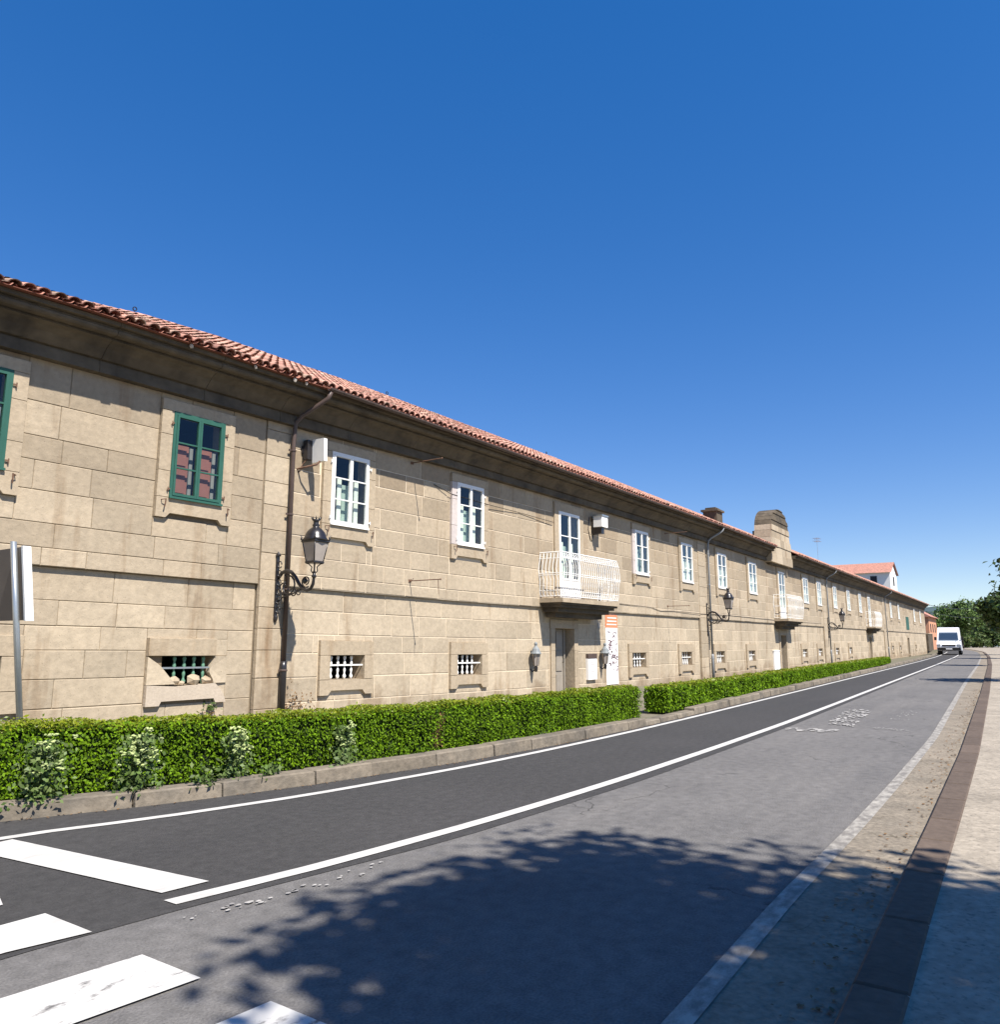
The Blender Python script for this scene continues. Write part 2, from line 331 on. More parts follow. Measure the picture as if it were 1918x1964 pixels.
T_GUT = [(-30, 1.2), (3.4, 1.36), (5.3, 1.38), (7.5, 1.34), (10, 1.33), (15, 1.36), (34, 1.9), (60, 2.5), (90, 3.4), (125, 5.0), (160, 8.2), (190, 12.9), (230, 21.8)]
T_KER = [(-30, .7), (3.8, .80), (5.4, .82), (7.7, .83), (13, .88), (28, 1.18), (45, 1.58), (60, 1.95), (90, 2.9), (125, 4.5), (160, 7.7), (190, 12.4), (230, 21.2)]
T_KL = [(-30, 10), (-5, 9.0), (3.45, 7.72), (4.7, 7.16), (6.2, 6.74), (8.6, 6.30), (10.5, 6.12), (13, 6.03), (15.6, 6.03), (24.5, 6.2), (44, 6.5), (68, 6.9), (90, 7.5), (125, 9.1), (160, 12.4), (190, 17.1), (230, 26.2)]
kl, ker, cen, edg, gut = (curve(t, XS) for t in (T_KL, T_KER, T_CEN, T_EDGE, T_GUT))
# one solid bed under everything that is walked or driven on
b = MB(); b.box(-60, 400, -60, 90, -1.4, -0.7); struct(b.build('terrain', 'ground', w=False))
struct(strip('road', 'asphalt_old', [(x, y + .02) for x, y in kl], [(x, y - .3) for x, y in ker], 0.0))
off = lambda c, d: [(x, y + d) for x, y in c]
T_SEAM = [(-30, 5.2), (-5, 4.8), (2.5, 4.42), (3.3, 4.3), (5.3, 3.97), (8.5, 3.78), (15, 3.76), (23.5, 3.92), (45, 4.35), (60, 4.65), (90, 5.35), (125, 6.75), (160, 10.0), (190, 14.8), (230, 23.8)]
struct(strip('road_lane', 'asphalt_new', off(kl, .01), curve(T_SEAM, XS), 0.004))
struct(strip('gutter_strip', 'concrete', gut, off(ker, -.1), 0.008))
xs_edge = [x for x in XS if x <= 125]
tw = tag(strip('edge_line', 'paint_fresh', off(curve(T_EDGE, xs_edge), .055), off(curve(T_EDGE, xs_edge), -.055), .010), 'thin white line painted along the hedge side of the road', 'road marking')
xc = [3.03] + [x for x in XS if 3.03 < x <= 125]
cA = off(curve(T_CEN, xc), .065); cB = off(curve(T_CEN, xc), -.065)
tag(strip('centre_line', 'paint_fresh', cA, cB, .010), 'long solid white line down the middle of the road', 'road marking')
xg = [x for x in XS if -2 <= x <= 60]
xg = [x for x in XS if -2 <= x <= 90]
stuff(strip('gutter_paint', 'paint_gutter', off(curve(T_GUT, xg), .045), off(curve(T_GUT, xg), -.07), .012))
def paint(name, m, q, label, group=None):
    bb = MB(); bb.quad(*[(x, y, .012) for x, y in q]); return tag(bb.build(name, m, w=False), label, 'road marking', group)
paint('stop_line', 'paint_fresh', [(3.2, 6.93), (2.86, 6.9), (3.1, 4.70), (3.42, 4.66)], 'broad white stop bar slanting across the dark lane')
zg = 'zebra crossing stripes'
paint('zebra_stripe', 'paint_fresh', [(-1.6, 5.35), (2.43, 5.30), (2.5, 5.52), (2.48, 5.85), (-1.6, 5.95)], 'zebra stripe nearest the stop bar, only its tip in view', zg)
paint('zebra_stripe', 'paint_fresh', [(-1.6, 4.55), (2.1, 4.5), (2.50, 4.41), (2.50, 4.93), (-1.6, 5.03)], 'clean white zebra stripe with blunt end below the stop bar', zg)
paint('zebra_stripe', 'paint_used', [(-1.6, 3.8), (2.48, 3.40), (2.48, 3.89), (-1.6, 4.33)], 'cracked white zebra stripe reaching furthest right at lower left', zg)
paint('zebra_stripe', 'paint_used', [(-1.6, 2.75), (2.5, 2.35), (2.51, 2.93), (-1.6, 3.3)], 'worn zebra stripe half in tree shadow at the bottom edge', zg)
def flakes(quad_, n, smin, smax, label, seed, stretch=2.2, name='worn_marking', m='paint_old'):
    q = random.Random(seed); b = MB(); A, B, C_, D = [Vector(p) for p in quad_]
    for i in range(n):
        u, v = q.random(), q.random(); c = A.lerp(B, u).lerp(D.lerp(C_, u), v); s_ = q.uniform(smin, smax) * (1 - .4 * abs(v - .5)); k_ = 9
        rad = [s_ * q.uniform(.35, 1.1) for _ in range(k_)]
        b.add([(c.x + math.cos(a * 2 * math.pi / k_) * rad[a] * stretch, c.y + math.sin(a * 2 * math.pi / k_) * rad[a], .011 + i * .00003) for a in range(k_)], [tuple(range(k_))])
    o = b.build(name, m, w=False)
    if label: tag(o, label, 'road marking')
    return o
flakes([(14.6, 3.68), (15.0, 3.7), (15.25, 2.9), (14.85, 2.85)], 44, .03, .09, 'worn white paint bar nearest the centre line far up the lane', 1, 1.4)
flakes([(15.9, 2.75), (16.1, 3.3), (20.0, 3.5), (19.8, 3.0)], 170, .015, .055, 'bright scuffed paint patch beside the centre line', 2, 3)
flakes([(15.6, 1.8), (15.9, 1.8), (16.1, 2.45), (15.75, 2.45)], 40, .01, .03, 'faint thin paint remnant across the middle of the right lane', 3, 1.5)
flakes([(17.4, 2.0), (17.6, 2.4), (20.6, 2.5), (20.2, 2.1)], 50, .008, .025, 'faint ghost of an old marking furthest up the right lane', 4, 3)
rr = random.Random(3)
b = MB()
for i in range(34):
    x = rr.uniform(2.9, 4.6); y = float(np.interp(x, [2.9, 4.6], [4.16, 3.92])) + rr.uniform(-.10, .08); s_ = rr.uniform(.004, .02) * (2.5 if i == 0 else 1)
    b.add([(x + math.cos(a) * s_ * 1.5 * rr.uniform(.6, 1.2), y + math.sin(a) * s_ * rr.uniform(.6, 1.2), .011) for a in [k * math.pi / 3 for k in range(6)]], [(0, 1, 2, 3, 4, 5)])
stuff(b.build('paint_flakes', 'paint_old', w=False))
# right kerb stones and pavement
side = struct(strip('pavement', 'paving', off(ker, -.24), [(x, y - 45) for x, y in ker], 0.048))
kb = struct(strip('kerb', 'kerb_brown', off(ker, -.02), off(ker, -.3), 0.02))
x = -3.0; k = 0
def kerb_stone(b, tab, x0, x1, dy0, dy1, z0, z1):
    ya, yb = (float(np.interp(v, [t[0] for t in tab], [t[1] for t in tab])) for v in (x0, x1)); c = .015
    b.add([(x0, ya + dy0, z0), (x1, yb + dy0, z0), (x1, yb + dy1, z0), (x0, ya + dy1, z0),
           (x0, ya + dy0 + c, z1 - c), (x1, yb + dy0 + c, z1 - c), (x1, yb + dy1 - c, z1 - c), (x0, ya + dy1 - c, z1 - c),
           (x0 + c, ya + dy0 + 2 * c, z1), (x1 - c, yb + dy0 + 2 * c, z1), (x1 - c, yb + dy1 - 2 * c, z1), (x0 + c, ya + dy1 - 2 * c, z1)],
          [(0, 1, 5, 4), (1, 2, 6, 5), (2, 3, 7, 6), (3, 0, 4, 7), (4, 5, 9, 8), (5, 6, 10, 9), (6, 7, 11, 10), (7, 4, 8, 11), (8, 9, 10, 11)])
far = MB()
while x < 120:
    L_ = rr.uniform(.85, 1.1) if x < 40 else 2.0
    bb = MB() if x < 22 else far
    bb.tone = rr.random(); kerb_stone(bb, T_KER, x, x + L_ - .012, -.27, -.0, -.05, .06)
    if x < 22: bb.build('kerb_stone', 'kerb_brown', kb, w=False)
    x += L_
stuff(far.build('kerb_stone_row', 'kerb_brown', kb, w=False))
# left kerb, verge and pavement along the wall
b = MB(); wz = lambda x: float(np.interp(x, [0, 10, 18, 50, 125], [.06, .06, -.04, -.42, -.55]))
for (xa, ya), (xb, yb) in zip(kl[:-1], kl[1:]):
    for t0, t1 in ((0, .35), (.35, 1)):
        P = lambda x, y, t: (x, (y + .28) * (1 - t) + (12.6 if x < 140 else 12.6 + (x - 140) * .45) * t, .05 * (1 - t) + wz(x) * t)
        b.quad(P(xa, ya, t0), P(xb, yb, t0), P(xb, yb, t1), P(xa, ya, t1))
struct(b.build('wall_pavement', 'verge', w=False))
kb2 = struct(strip('hedge_kerb', 'soil', off(kl, .30), off(kl, .03), 0.03))
x = -2.0; far = MB()
while x < 120:
    L_ = rr.uniform(.7, 1.15) if x < 40 else 2.0
    near = x < 26; bb = MB() if near else far
    bb.tone = rr.random(); drop = .06 if 13.9 < x < 15.7 else 0
    kerb_stone(bb, T_KL, x, x + L_ - rr.uniform(.01, .03), 0.0 + rr.uniform(-.012, .012), .26, -.05, .15 - drop + rr.uniform(-.012, .012))
    if near: bb.build('kerb_stone', 'kerb_stone', kb2, w=False)
    x += L_
stuff(far.build('kerb_stone_row', 'kerb_stone', kb2, w=False))

nn = 900; lx = rng.uniform(1, 40, nn); ly = np.interp(lx, [t[0] for t in T_KL], [t[1] for t in T_KL]) - np.abs(rng.normal(0, .05, nn)) - .01
stuff(leaves('leaf_litter', 'leaf_dry', np.stack([lx, ly, np.full(nn, .014)], 1), np.tile([0., 0, 1], (nn, 1)), .016, jit=.3))
nn = 700; lx = rng.uniform(1.5, 30, nn); ly = np.interp(lx, [t[0] for t in T_KER], [t[1] for t in T_KER]) + np.abs(rng.normal(0, .12, nn)) + .02
stuff(leaves('leaf_litter', 'leaf_dry', np.stack([lx, ly, np.full(nn, .016)], 1), np.tile([0., 0, 1], (nn, 1)), .02, jit=.3))

# ------------------------------------------------------------------ the long building
WALL_U, WALL_L, BACK = 12.44, 12.52, 12.62
X0, X1 = -3.0, 140.0
bld = thing('stone_building', 'long low granite building with tiled roof, green and white windows behind the hedge', 'building', (40, 12.6, 0))
UP = []      # upper windows: (glass opening x0, x1, z0, z1)
SUR_U = 0.23
uw = [(3.99, 5.06, 'green'), (7.76, 8.84, 'green'), (11.64, 12.82, 'white'), (16.26, 17.50, 'white'), (27.95, 29.25, 'white'), (33.0, 34.4, 'white'), (38.0, 39.4, 'pale'), (43.4, 44.9, 'pale'),
      (56.5, 58, 'pale'), (61, 62.4, 'pale'), (67, 68.4, 'pale'), (73, 74.4, 'pale'), (79, 80.4, 'pale'), (100, 101.4, 'pale'), (107, 108.4, 'pale'), (124, 125.5, 'pale'), (132, 133.5, 'pale')]
WZ0, WZ1 = 4.14, 5.82
lw = [(4.4, 5.35, 'broken2'), (7.95, 8.98, 'broken'), (11.88, 12.94, 'white'), (16.45, 17.57, 'white'), (27.6, 28.9, 'white'), (32.8, 34.1, 'white'), (37.5, 38.8, 'white'), (42.9, 44.2, 'white'), (55.6, 57.0, 'white'),
      (60.6, 62, 'white'), (67, 68.4, 'white'), (73, 74.4, 'white'), (100, 101.4, 'white'), (107, 108.4, 'white'), (124, 125.4, 'white')]
LZ0, LZ1 = 0.72, 1.20
bdoors = [(21.85, 23.30), (49.9, 51.4), (84.2, 85.7)]           # balcony doors
gdoors = [(21.68, 22.98), (50.0, 51.4), (84.2, 85.6), (115.5, 117.5)]   # street doors
GD1 = 2.02
holes_open, holes_sur = [], []
for x0, x1, c in uw: holes_open.append((x0, x1, WZ0, WZ1)); holes_sur.append((x0 - SUR_U, x1 + SUR_U, 3.76, 6.04))
for x0, x1, c in lw: holes_open.append((x0, x1, LZ0, LZ1)); holes_sur.append((x0 - .3, x1 + .3, .42, 1.52))
for x0, x1 in bdoors: holes_open.append((x0, x1, 2.95, 5.76)); holes_sur.append((x0 - .3, x1 + .3, 2.95, 6.04))
for x0, x1 in gdoors: holes_open.append((x0, x1, -.3, GD1)); holes_sur.append((x0 - .28, x1 + .28, -.3, 2.3))
gwf = (115.0, 118.0, 3.0, 4.6); holes_open.append(gwf); holes_sur.append(gwf)
pil = [(9.88, 10.62), (35.3, 36.3), (63.0, 64.2), (94.5, 95.8)]
# backing (mortar) walls, pierced for the openings
def backing(x0, x1, z0, z1, y, m):
    b = MB(); xs = np.arange(x0, x1, 3.0).tolist() + [x1]
    for a, c in zip(xs[:-1], xs[1:]):
        for r in rects_minus((a, c, z0, z1), [h for h in holes_open if h[0] < c and h[1] > a]):
            b.quad((r[0], y, r[2]), (r[1], y, r[2]), (r[1], y, r[3]), (r[0], y, r[3]))
    return b.build('wall_core', m, bld)
backing(X0, 10.25, -.8, 2.67, WALL_L + .016, 'mortar_dark'); backing(X0, 10.25, 2.67, 6.9, WALL_U + .016, 'mortar_dark')
backing(10.25, X1, -.8, 2.67, WALL_L + .010, 'mortar_pale'); backing(10.25, X1, 2.67, 6.9, WALL_U + .010, 'mortar_pale')
rowsL = [-.8, -.5, .05, .45, .87, 1.30, 1.70, 2.12, 2.67, 2.97, 3.38, 3.92, 4.42, 4.83, 5.42, 6.16]
rowsR = [-.8, -.5, -.1, .31, .78, 1.25, 1.66, 2.18, 2.67, 2.94, 3.34, 3.79, 4.23, 4.72, 5.24, 5.68, 6.16]
blocks = []
def lay(x0, x1, rows, gap, seed):
    q = random.Random(seed)
    for i in range(len(rows) - 1):
        z0, z1 = rows[i], rows[i + 1]; y = WALL_U if z0 >= 2.66 else WALL_L
        x = x0
        while x < x1 - .05:
            L_ = q.uniform(.55, 1.45) * (1.25 if z1 - z0 > .45 else 1.0) * (1.25 if x < 10 else 1)
            e = x + L_
            if x1 - e < .45: e = x1
            sur = [h for h in holes_sur if h[0] < e and h[1] > x]
            for r in rects_minus((x, e, z0, z1), sur):
                if r[1] - r[0] > .06 and r[3] - r[2] > .04:
                    blocks.append((r[0] + gap, r[1] - gap, r[2] + gap, r[3] - gap, y, q.random(), min(1, max(0, (.04 + .2 * max(0, z0 - 1.7) if x0 > 10 else .2 + .09 * max(0, z0 - 1)) * q.uniform(.6, 1.35) - .07))))
            x = e
def segs(x0, x1, rows, gap, seed):
    cur = x0
    for p0, p1 in pil:
        if x0 < p0 < x1: lay(cur, p0 - .02, rows, gap, seed + int(p0)); cur = p1 + .02
    lay(cur, x1, rows, gap, seed + 99)
lay(X0, 9.86, rowsL, .003, 1)
lay(10.64, 35.28, rowsR, .008, 2); lay(36.32, 62.98, rowsR, .008, 3); lay(64.22, 94.48, rowsR, .009, 4); lay(95.82, X1, rowsR, .009, 5)
for pi, (p0, p1) in enumerate(pil):
    q = random.Random(pi); zz = -.8
    while zz < 6.1:
        h = q.uniform(.38, .62); e = min(zz + h, 6.16); blocks.append((p0 + .004, p1 - .004, zz + .004, e - .004, WALL_U - .025, q.random(), q.random() * .5)); zz = e
blocks.sort(key=lambda r: (r[2] < -.45, (r[0] + r[1]) / 2 < 3.2, (r[0] + r[1]) / 2))
rest = MB(); nst = 0
for x0, x1, z0, z1, y, tn, hu in blocks:
    jy = (rnd.random() - .5) * .006
    if nst < 300 and z0 > -.1 and x1 > 3.2:
        b = MB(); b.tone = tn; b.hue = hu; b.block(x0, x1, z0, z1, y + jy, .10, .010); b.build('wall_stone', 'stone', bld); nst += 1
    else:
        rest.tone = tn; rest.hue = hu; rest.block(x0, x1, z0, z1, y + jy, .10, .010)
stuff(rest.build('wall_stonework', 'stone', bld))
b = MB(); b.box(X1 - .3, X1, 12.5, 22.5, -1, 6.6); b.box(X0, X0 + .3, 12.7, 22.5, -1, 6.6); b.box(X0, X1, 22.3, 22.5, -1, 6.6); b.build('end_wall', 'stone_trim', bld)

# cornice: a deep cove of long stones
prof = [(0.0, 6.15), (.15, 6.155), (.13, 6.35), (.105, 6.355), (.105, 6.375), (.17, 6.385), (.22, 6.44), (.30, 6.53), (.40, 6.60), (.49, 6.635), (.455, 6.64), (.455, 6.675), (.55, 6.68), (.60, 6.69), (.63, 6.72), (.64, 6.76), (.60, 6.785), (.60, 6.81), (.70, 6.82), (.70, 6.885), (0, 6.89)]
CX0, CX1 = 47.1, 52.3
def cornice(b, x0, x1, g_=.004):
    k = len(b.v); n = len(prof)
    for x in (x0 + g_, x1 - g_):
        for o, z in prof: b.v.append((x, WALL_U - o, z))
    for i in range(n - 1): b.face((k + i, k + i + 1, k + n + i + 1, k + n + i))
    b.face([k + i for i in range(n)][::-1]); b.face([k + n + i for i in range(n)])
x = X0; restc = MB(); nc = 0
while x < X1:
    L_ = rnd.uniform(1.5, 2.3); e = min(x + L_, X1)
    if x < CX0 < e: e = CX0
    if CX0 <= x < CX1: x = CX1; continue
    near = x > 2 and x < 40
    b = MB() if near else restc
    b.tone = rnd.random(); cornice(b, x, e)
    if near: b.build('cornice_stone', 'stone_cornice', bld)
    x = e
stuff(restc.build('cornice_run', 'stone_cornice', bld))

# roof: bedding slope, ridge and rows of barrel tiles
EV_Y, EV_Z, SL = 11.64, 6.90, math.tan(R(27.5)); RY = 17.5
zr = lambda y: EV_Z + (y - EV_Y) * SL
b = MB()
spans = []
for a, c, e_ in ((X0 - .2, 10.6, .0), (10.6, CX0, -.01), (CX1, X1 + .2, -.01)):
    n_ = int((c - a) / 1.0) + 1; spans += [(a + (c - a) * k_ / n_, a + (c - a) * (k_ + 1) / n_, e_) for k_ in range(n_)]
for a, c, e_ in spans:
    ys = [EV_Y + e_, 13.2, 15.0, RY]; zo = [.035 if e_ < 0 else .0, -.03, -.03, -.03]
    for (ya, za), (yb, zb_) in zip(zip(ys[:-1], zo[:-1]), zip(ys[1:], zo[1:])): b.quad((a, ya, zr(ya) + za), (c, ya, zr(ya) + za), (c, yb, zr(yb) + zb_), (a, yb, zr(yb) + zb_))
    b.add([(a, EV_Y + e_, EV_Z - .012), (c, EV_Y + e_, EV_Z - .012), (c, 12.6, EV_Z - .005), (a, 12.6, EV_Z - .005), (a, EV_Y + e_, zr(EV_Y + e_) + zo[0]), (c, EV_Y + e_, zr(EV_Y + e_) + zo[0])], [(0, 1, 5, 4), (0, 3, 2, 1)])
    b.quad((a, RY, zr(RY) - .03), (c, RY, zr(RY) - .03), (c, 23, zr(RY) - .03 - 5.5 * SL), (a, 23, zr(RY) - .03 - 5.5 * SL))
b.quad((CX0, 14.2, zr(14.2) - .03), (CX1, 14.2, zr(14.2) - .03), (CX1, RY, zr(RY) - .03), (CX0, RY, zr(RY) - .03))
roof = b.build('roof', 'tile_bed', bld)
ca, sa = math.cos(R(27.5)), math.sin(R(27.5))
def tile(b, x, y, L_, r0, r1, lift=.0, tilt=0., yawt=0., seg=6, cap=False):
    """half-barrel tile whose lower end is at (x, y); open underneath, with a thick lower rim"""
    k = len(b.v); z = zr(y) + lift
    for i, (rr_, d) in enumerate(((r0, 0.), (r1, L_))):
        for j in range(seg + 1):
            q = math.pi * j / seg; px = math.cos(q) * rr_; h = math.sin(q) * rr_ * .95
            dd = d; yy = y + dd * ca - h * sa; zz = z + dd * sa + h * ca + (0 if i else tilt)
            b.v.append((x + px + yawt * d, yy, zz))
    for j in range(seg): b.face((k + j, k + j + 1, k + seg + 1 + j + 1, k + seg + 1 + j))
    if cap:
        kk = len(b.v)
        for j in range(seg + 1):
            q = math.pi * j / seg; px = math.cos(q) * (r0 - .018); h = math.sin(q) * (r0 - .018) * .95
            b.v.append((x + px, y - h * sa, z + h * ca + tilt))
        for j in range(seg): b.face((k + j + 1, k + j, kk + j, kk + j + 1))
resta = MB(); nt_ = 0; TW = .215
cols = np.arange(X0 - .1, X1, TW)
for ci, x in enumerate(cols):
    near = 3.0 < x < 16.5
    inC = CX0 - .1 < x < CX1 + .1
    left = x < 10.5
    y = EV_Y; row = 0
    far_ = x > 60
    step = .30 if not far_ else .9
    while y < RY - .1:
        if inC and y < 14.1: y += step * ca; row += 1; continue
        one = near and ((row < 4) if x > 9 else row < 6) and nt_ < 300
        b = MB() if one else resta
        j = rnd.random(); b.tone = j if rnd.random() > .1 else 1.0; b.hue = 1.0 if rnd.random() < (.25 if left else .12) else rnd.random() * .4
        jx = rnd.uniform(-.012, .012) * (1.6 if left else 1); jy = (rnd.uniform(-.05, .04) if left else rnd.uniform(-.015, .015)) if row == 0 else 0
        seg = (12 if row == 0 and x < 14 else 6) if x < 30 else 4
        tile(b, x + jx, y + jy, step + .12, .098, .078, .035 + rnd.uniform(0, .012), .018, 0, seg, row == 0)
        if one: b.build('roof_tile', 'tile', bld); nt_ += 1
        y += step * ca; row += 1
stuff(resta.build('roof_tiling', 'tile', bld))
# dark trough tiles showing between the covers at the eave
b = MB()
for x in cols:
    if x > 60 or CX0 - .1 < x < CX1: continue
    xc_ = x + TW / 2; k = len(b.v); j = rnd.uniform(-.02, .02) if x < 10.5 else 0
    for i in range(2):
        for s_ in range(5):
            q = math.pi * s_ / 4; b.v.append((xc_ + math.cos(q) * .085, EV_Y - .035 + j + (.5 * ca if i else 0) + math.sin(q) * .03, zr(EV_Y) + .045 + (.5 * sa if i else 0) - math.sin(q) * .06))
    for s_ in range(4): b.face((k + s_, k + s_ + 1, k + 6 + s_, k + 5 + s_))
stuff(b.build('trough_tiling', 'tile', bld))
b = MB()
for x in np.arange(X0, X1, .42):
    b.tone = rnd.random(); k = len(b.v)
    for i in range(2):
        for s_ in range(6):
            q = math.pi * s_ / 5; b.v.append((x + (.44 if i else 0), RY + math.cos(q) * .12, zr(RY) - .02 + math.sin(q) * .12 + (0 if i else .012)))
    for s_ in range(5): b.face((k + s_ + 1, k + s_, k + 6 + s_, k + 7 + s_))
stuff(b.build('ridge_tiling', 'tile', bld))
# mortar lumps and stains under the ragged left eave
for x, s_ in ((7.55, .035), (8.93, .03), (9.9, .035), (10.2, .03)):
    b = MB(); b.blob((x, EV_Y + .04, 6.86), s_, int(x * 10), (1.2, 1, 1.6)); b.build('mortar_lump', 'roof_mortar', bld)

# gutter with brackets and downpipes (right wing only)
def gutter(x0, x1):
    b = MB(); k = len(b.v); n = 7
    for x in (x0, x1):
        for j in range(n):
            q = math.pi + math.pi * j / (n - 1); b.v.append((x, EV_Y - .045 + math.cos(q) * .06, 6.90 + math.sin(q) * .062))
        for j in range(n):
            q = math.pi + math.pi * (n - 1 - j) / (n - 1); b.v.append((x, EV_Y - .045 + math.cos(q) * .052, 6.90 + math.sin(q) * .054))
    m = 2 * n
    for j in range(m): b.face((k + j, k + (j + 1) % m, k + m + (j + 1) % m, k + m + j))
    b.face([k + j for j in range(m)]); b.face([k + m + j for j in range(m)][::-1])
    o = b.build('gutter', 'brown_pipe', bld)
    bb = MB()
    x = x0 + .4
    while x < min(x1, 40): bb.tube([(x, EV_Y - .045 + math.cos(q) * .066, 6.90 + math.sin(q) * .068) for q in [math.pi + math.pi * j / 6 for j in range(7)]], .007, 4); x += .9
    if x > x0 + .5: stuff(bb.build('gutter_bracket', 'brown_pipe', o))
gutter(10.75, 35.9); gutter(36.1, CX0); gutter(CX1, 63.5); gutter(63.6, 95.2); gutter(95.3, X1)
def downpipe(x, kind='brown_pipe', big=True):
    yw = WALL_U - .10
    b = MB(); b.tube([(x + .32, EV_Y - .03, 6.83), (x + .30, EV_Y + .02, 6.70), (x + .22, EV_Y + .12, 6.60), (x + .06, yw - .18, 6.36), (x, yw - .04, 6.22), (x, yw - .02, 6.05), (x, yw, 5.8), (x, yw, 1.1)], .048, 12)
    o = b.build('drain_pipe', kind, bld, smooth=True)
    b = MB(); b.tube([(x, yw, 1.1), (x, yw, .98), (x, yw, -.1)], [.062, .07, .07], 12); b.build('pipe_shoe', 'black_iron' if kind == 'brown_pipe' else kind, o, smooth=True)
    for z in (.93, 2.6, 4.2, 5.6):
        b = MB(); b.lathe((x, yw, z), [(.055, -.02), (.062, -.015), (.062, .015), (.055, .02)] if z > 1 else [(.075, -.02), (.085, -.01), (.085, .01), (.075, .02)], 12); b.box(x - .01, x + .01, yw + .04, WALL_U + .01, z - .012, z + .012)
        b.box(x - .11, x - .05, yw + .0, yw + .02, z - .02, z + .02)
        b.build('pipe_clip', kind, o)
downpipe(10.50); downpipe(36.55, 'grey_pipe'); downpipe(64.5, 'grey_pipe'); downpipe(96.1, 'grey_pipe')

# ------------------------------------------------------------------ windows
def frame_box(b, x0, x1, z0, z1, y0, y1): b.box(x0, x1, y0, y1, z0, z1)
def reveal(x0, x1, z0, z1, depth, par, mname='stone_trim', dark=True, y=None):
    x0 += .004; x1 -= .004; z0 += .004; z1 -= .004
    y = y if y is not None else (WALL_U if z0 > 2 else WALL_L); b = MB(); ya, yb = y + .005, y + depth
    b.quad((x0, ya, z0), (x0, yb, z0), (x0, yb, z1), (x0, ya, z1)); b.quad((x1, yb, z0), (x1, ya, z0), (x1, ya, z1), (x1, yb, z1))
    b.quad((x0, ya, z1), (x0, yb, z1), (x1, yb, z1), (x1, ya, z1)); b.quad((x0, yb, z0), (x0, ya, z0), (x1, ya, z0), (x1, yb, z0))
    b.build('reveal', mname, par)
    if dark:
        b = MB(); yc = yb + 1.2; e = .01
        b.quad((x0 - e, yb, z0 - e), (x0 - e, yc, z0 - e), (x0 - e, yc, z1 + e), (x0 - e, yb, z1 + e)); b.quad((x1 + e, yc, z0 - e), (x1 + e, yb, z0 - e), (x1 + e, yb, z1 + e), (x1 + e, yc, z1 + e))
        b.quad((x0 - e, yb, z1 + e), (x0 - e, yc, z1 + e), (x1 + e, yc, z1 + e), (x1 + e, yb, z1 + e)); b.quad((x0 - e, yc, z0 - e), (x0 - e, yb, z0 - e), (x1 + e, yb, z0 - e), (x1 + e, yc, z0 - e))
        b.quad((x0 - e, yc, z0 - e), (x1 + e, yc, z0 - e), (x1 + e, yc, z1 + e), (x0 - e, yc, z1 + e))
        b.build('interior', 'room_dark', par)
PROUD = .07
def surround(x0, x1, z0, z1, par, s_, top, bot, y, near=True, m='stone_trim'):
    """lintel, jambs and the notched apron stone under the sill"""
    yf = y - PROUD; d = PROUD + .12; g_ = .003
    bb = MB() if not near else None
    def put(nm, r, tone, m2=None):
        b = bb if bb is not None else MB(); b.tone = tone; b.block(*r, yf, d, .006)
        if bb is None: b.build(nm, m2 or m, par)
    put('lintel', (x0 - s_, x1 + s_, z1 + g_, top), .6)
    h = z1 - z0
    if h > 1:
        cuts = [z0, z0 + h * .3, z0 + h * .72, z1]
    else: cuts = [z0, z1]
    for a, c in zip(cuts[:-1], cuts[1:]):
        put('jamb_stone', (x0 - s_, x0, a + g_, c - g_), rnd.uniform(.4, .9), 'jamb_pale' if (h > 1 and x0 > 15) else None); put('jamb_stone', (x1, x1 + s_, a + g_, c - g_), rnd.uniform(.3, .8))
    # apron, its lower edge raised between the two ears
    e = s_ * .95; n_ = .09; zt = z0 - g_; xa, xb = x0 - s_, x1 + s_; yb = yf + d; b = bb if bb is not None else MB(); b.tone = .7
    ol = [(xa, zt), (xa, bot), (xa + e * .9, bot), (xa + e * 1.25, bot + n_), (xb - e * 1.25, bot + n_), (xb - e * .9, bot), (xb, bot), (xb, zt)]
    k = len(b.v); b.v += [(px, yf, pz) for px, pz in ol] + [(px, yb, pz) for px, pz in ol]; n = len(ol)
    for quad_ in ((0, 1, 2, 3), (3, 4, 7, 0), (4, 5, 6, 7)): b.face([k + i for i in quad_])
    for i in range(n): b.face((k + i, k + n + i, k + n + (i + 1) % n, k + (i + 1) % n))
    b.build('apron' if bb is None else 'window_surround', m, par)
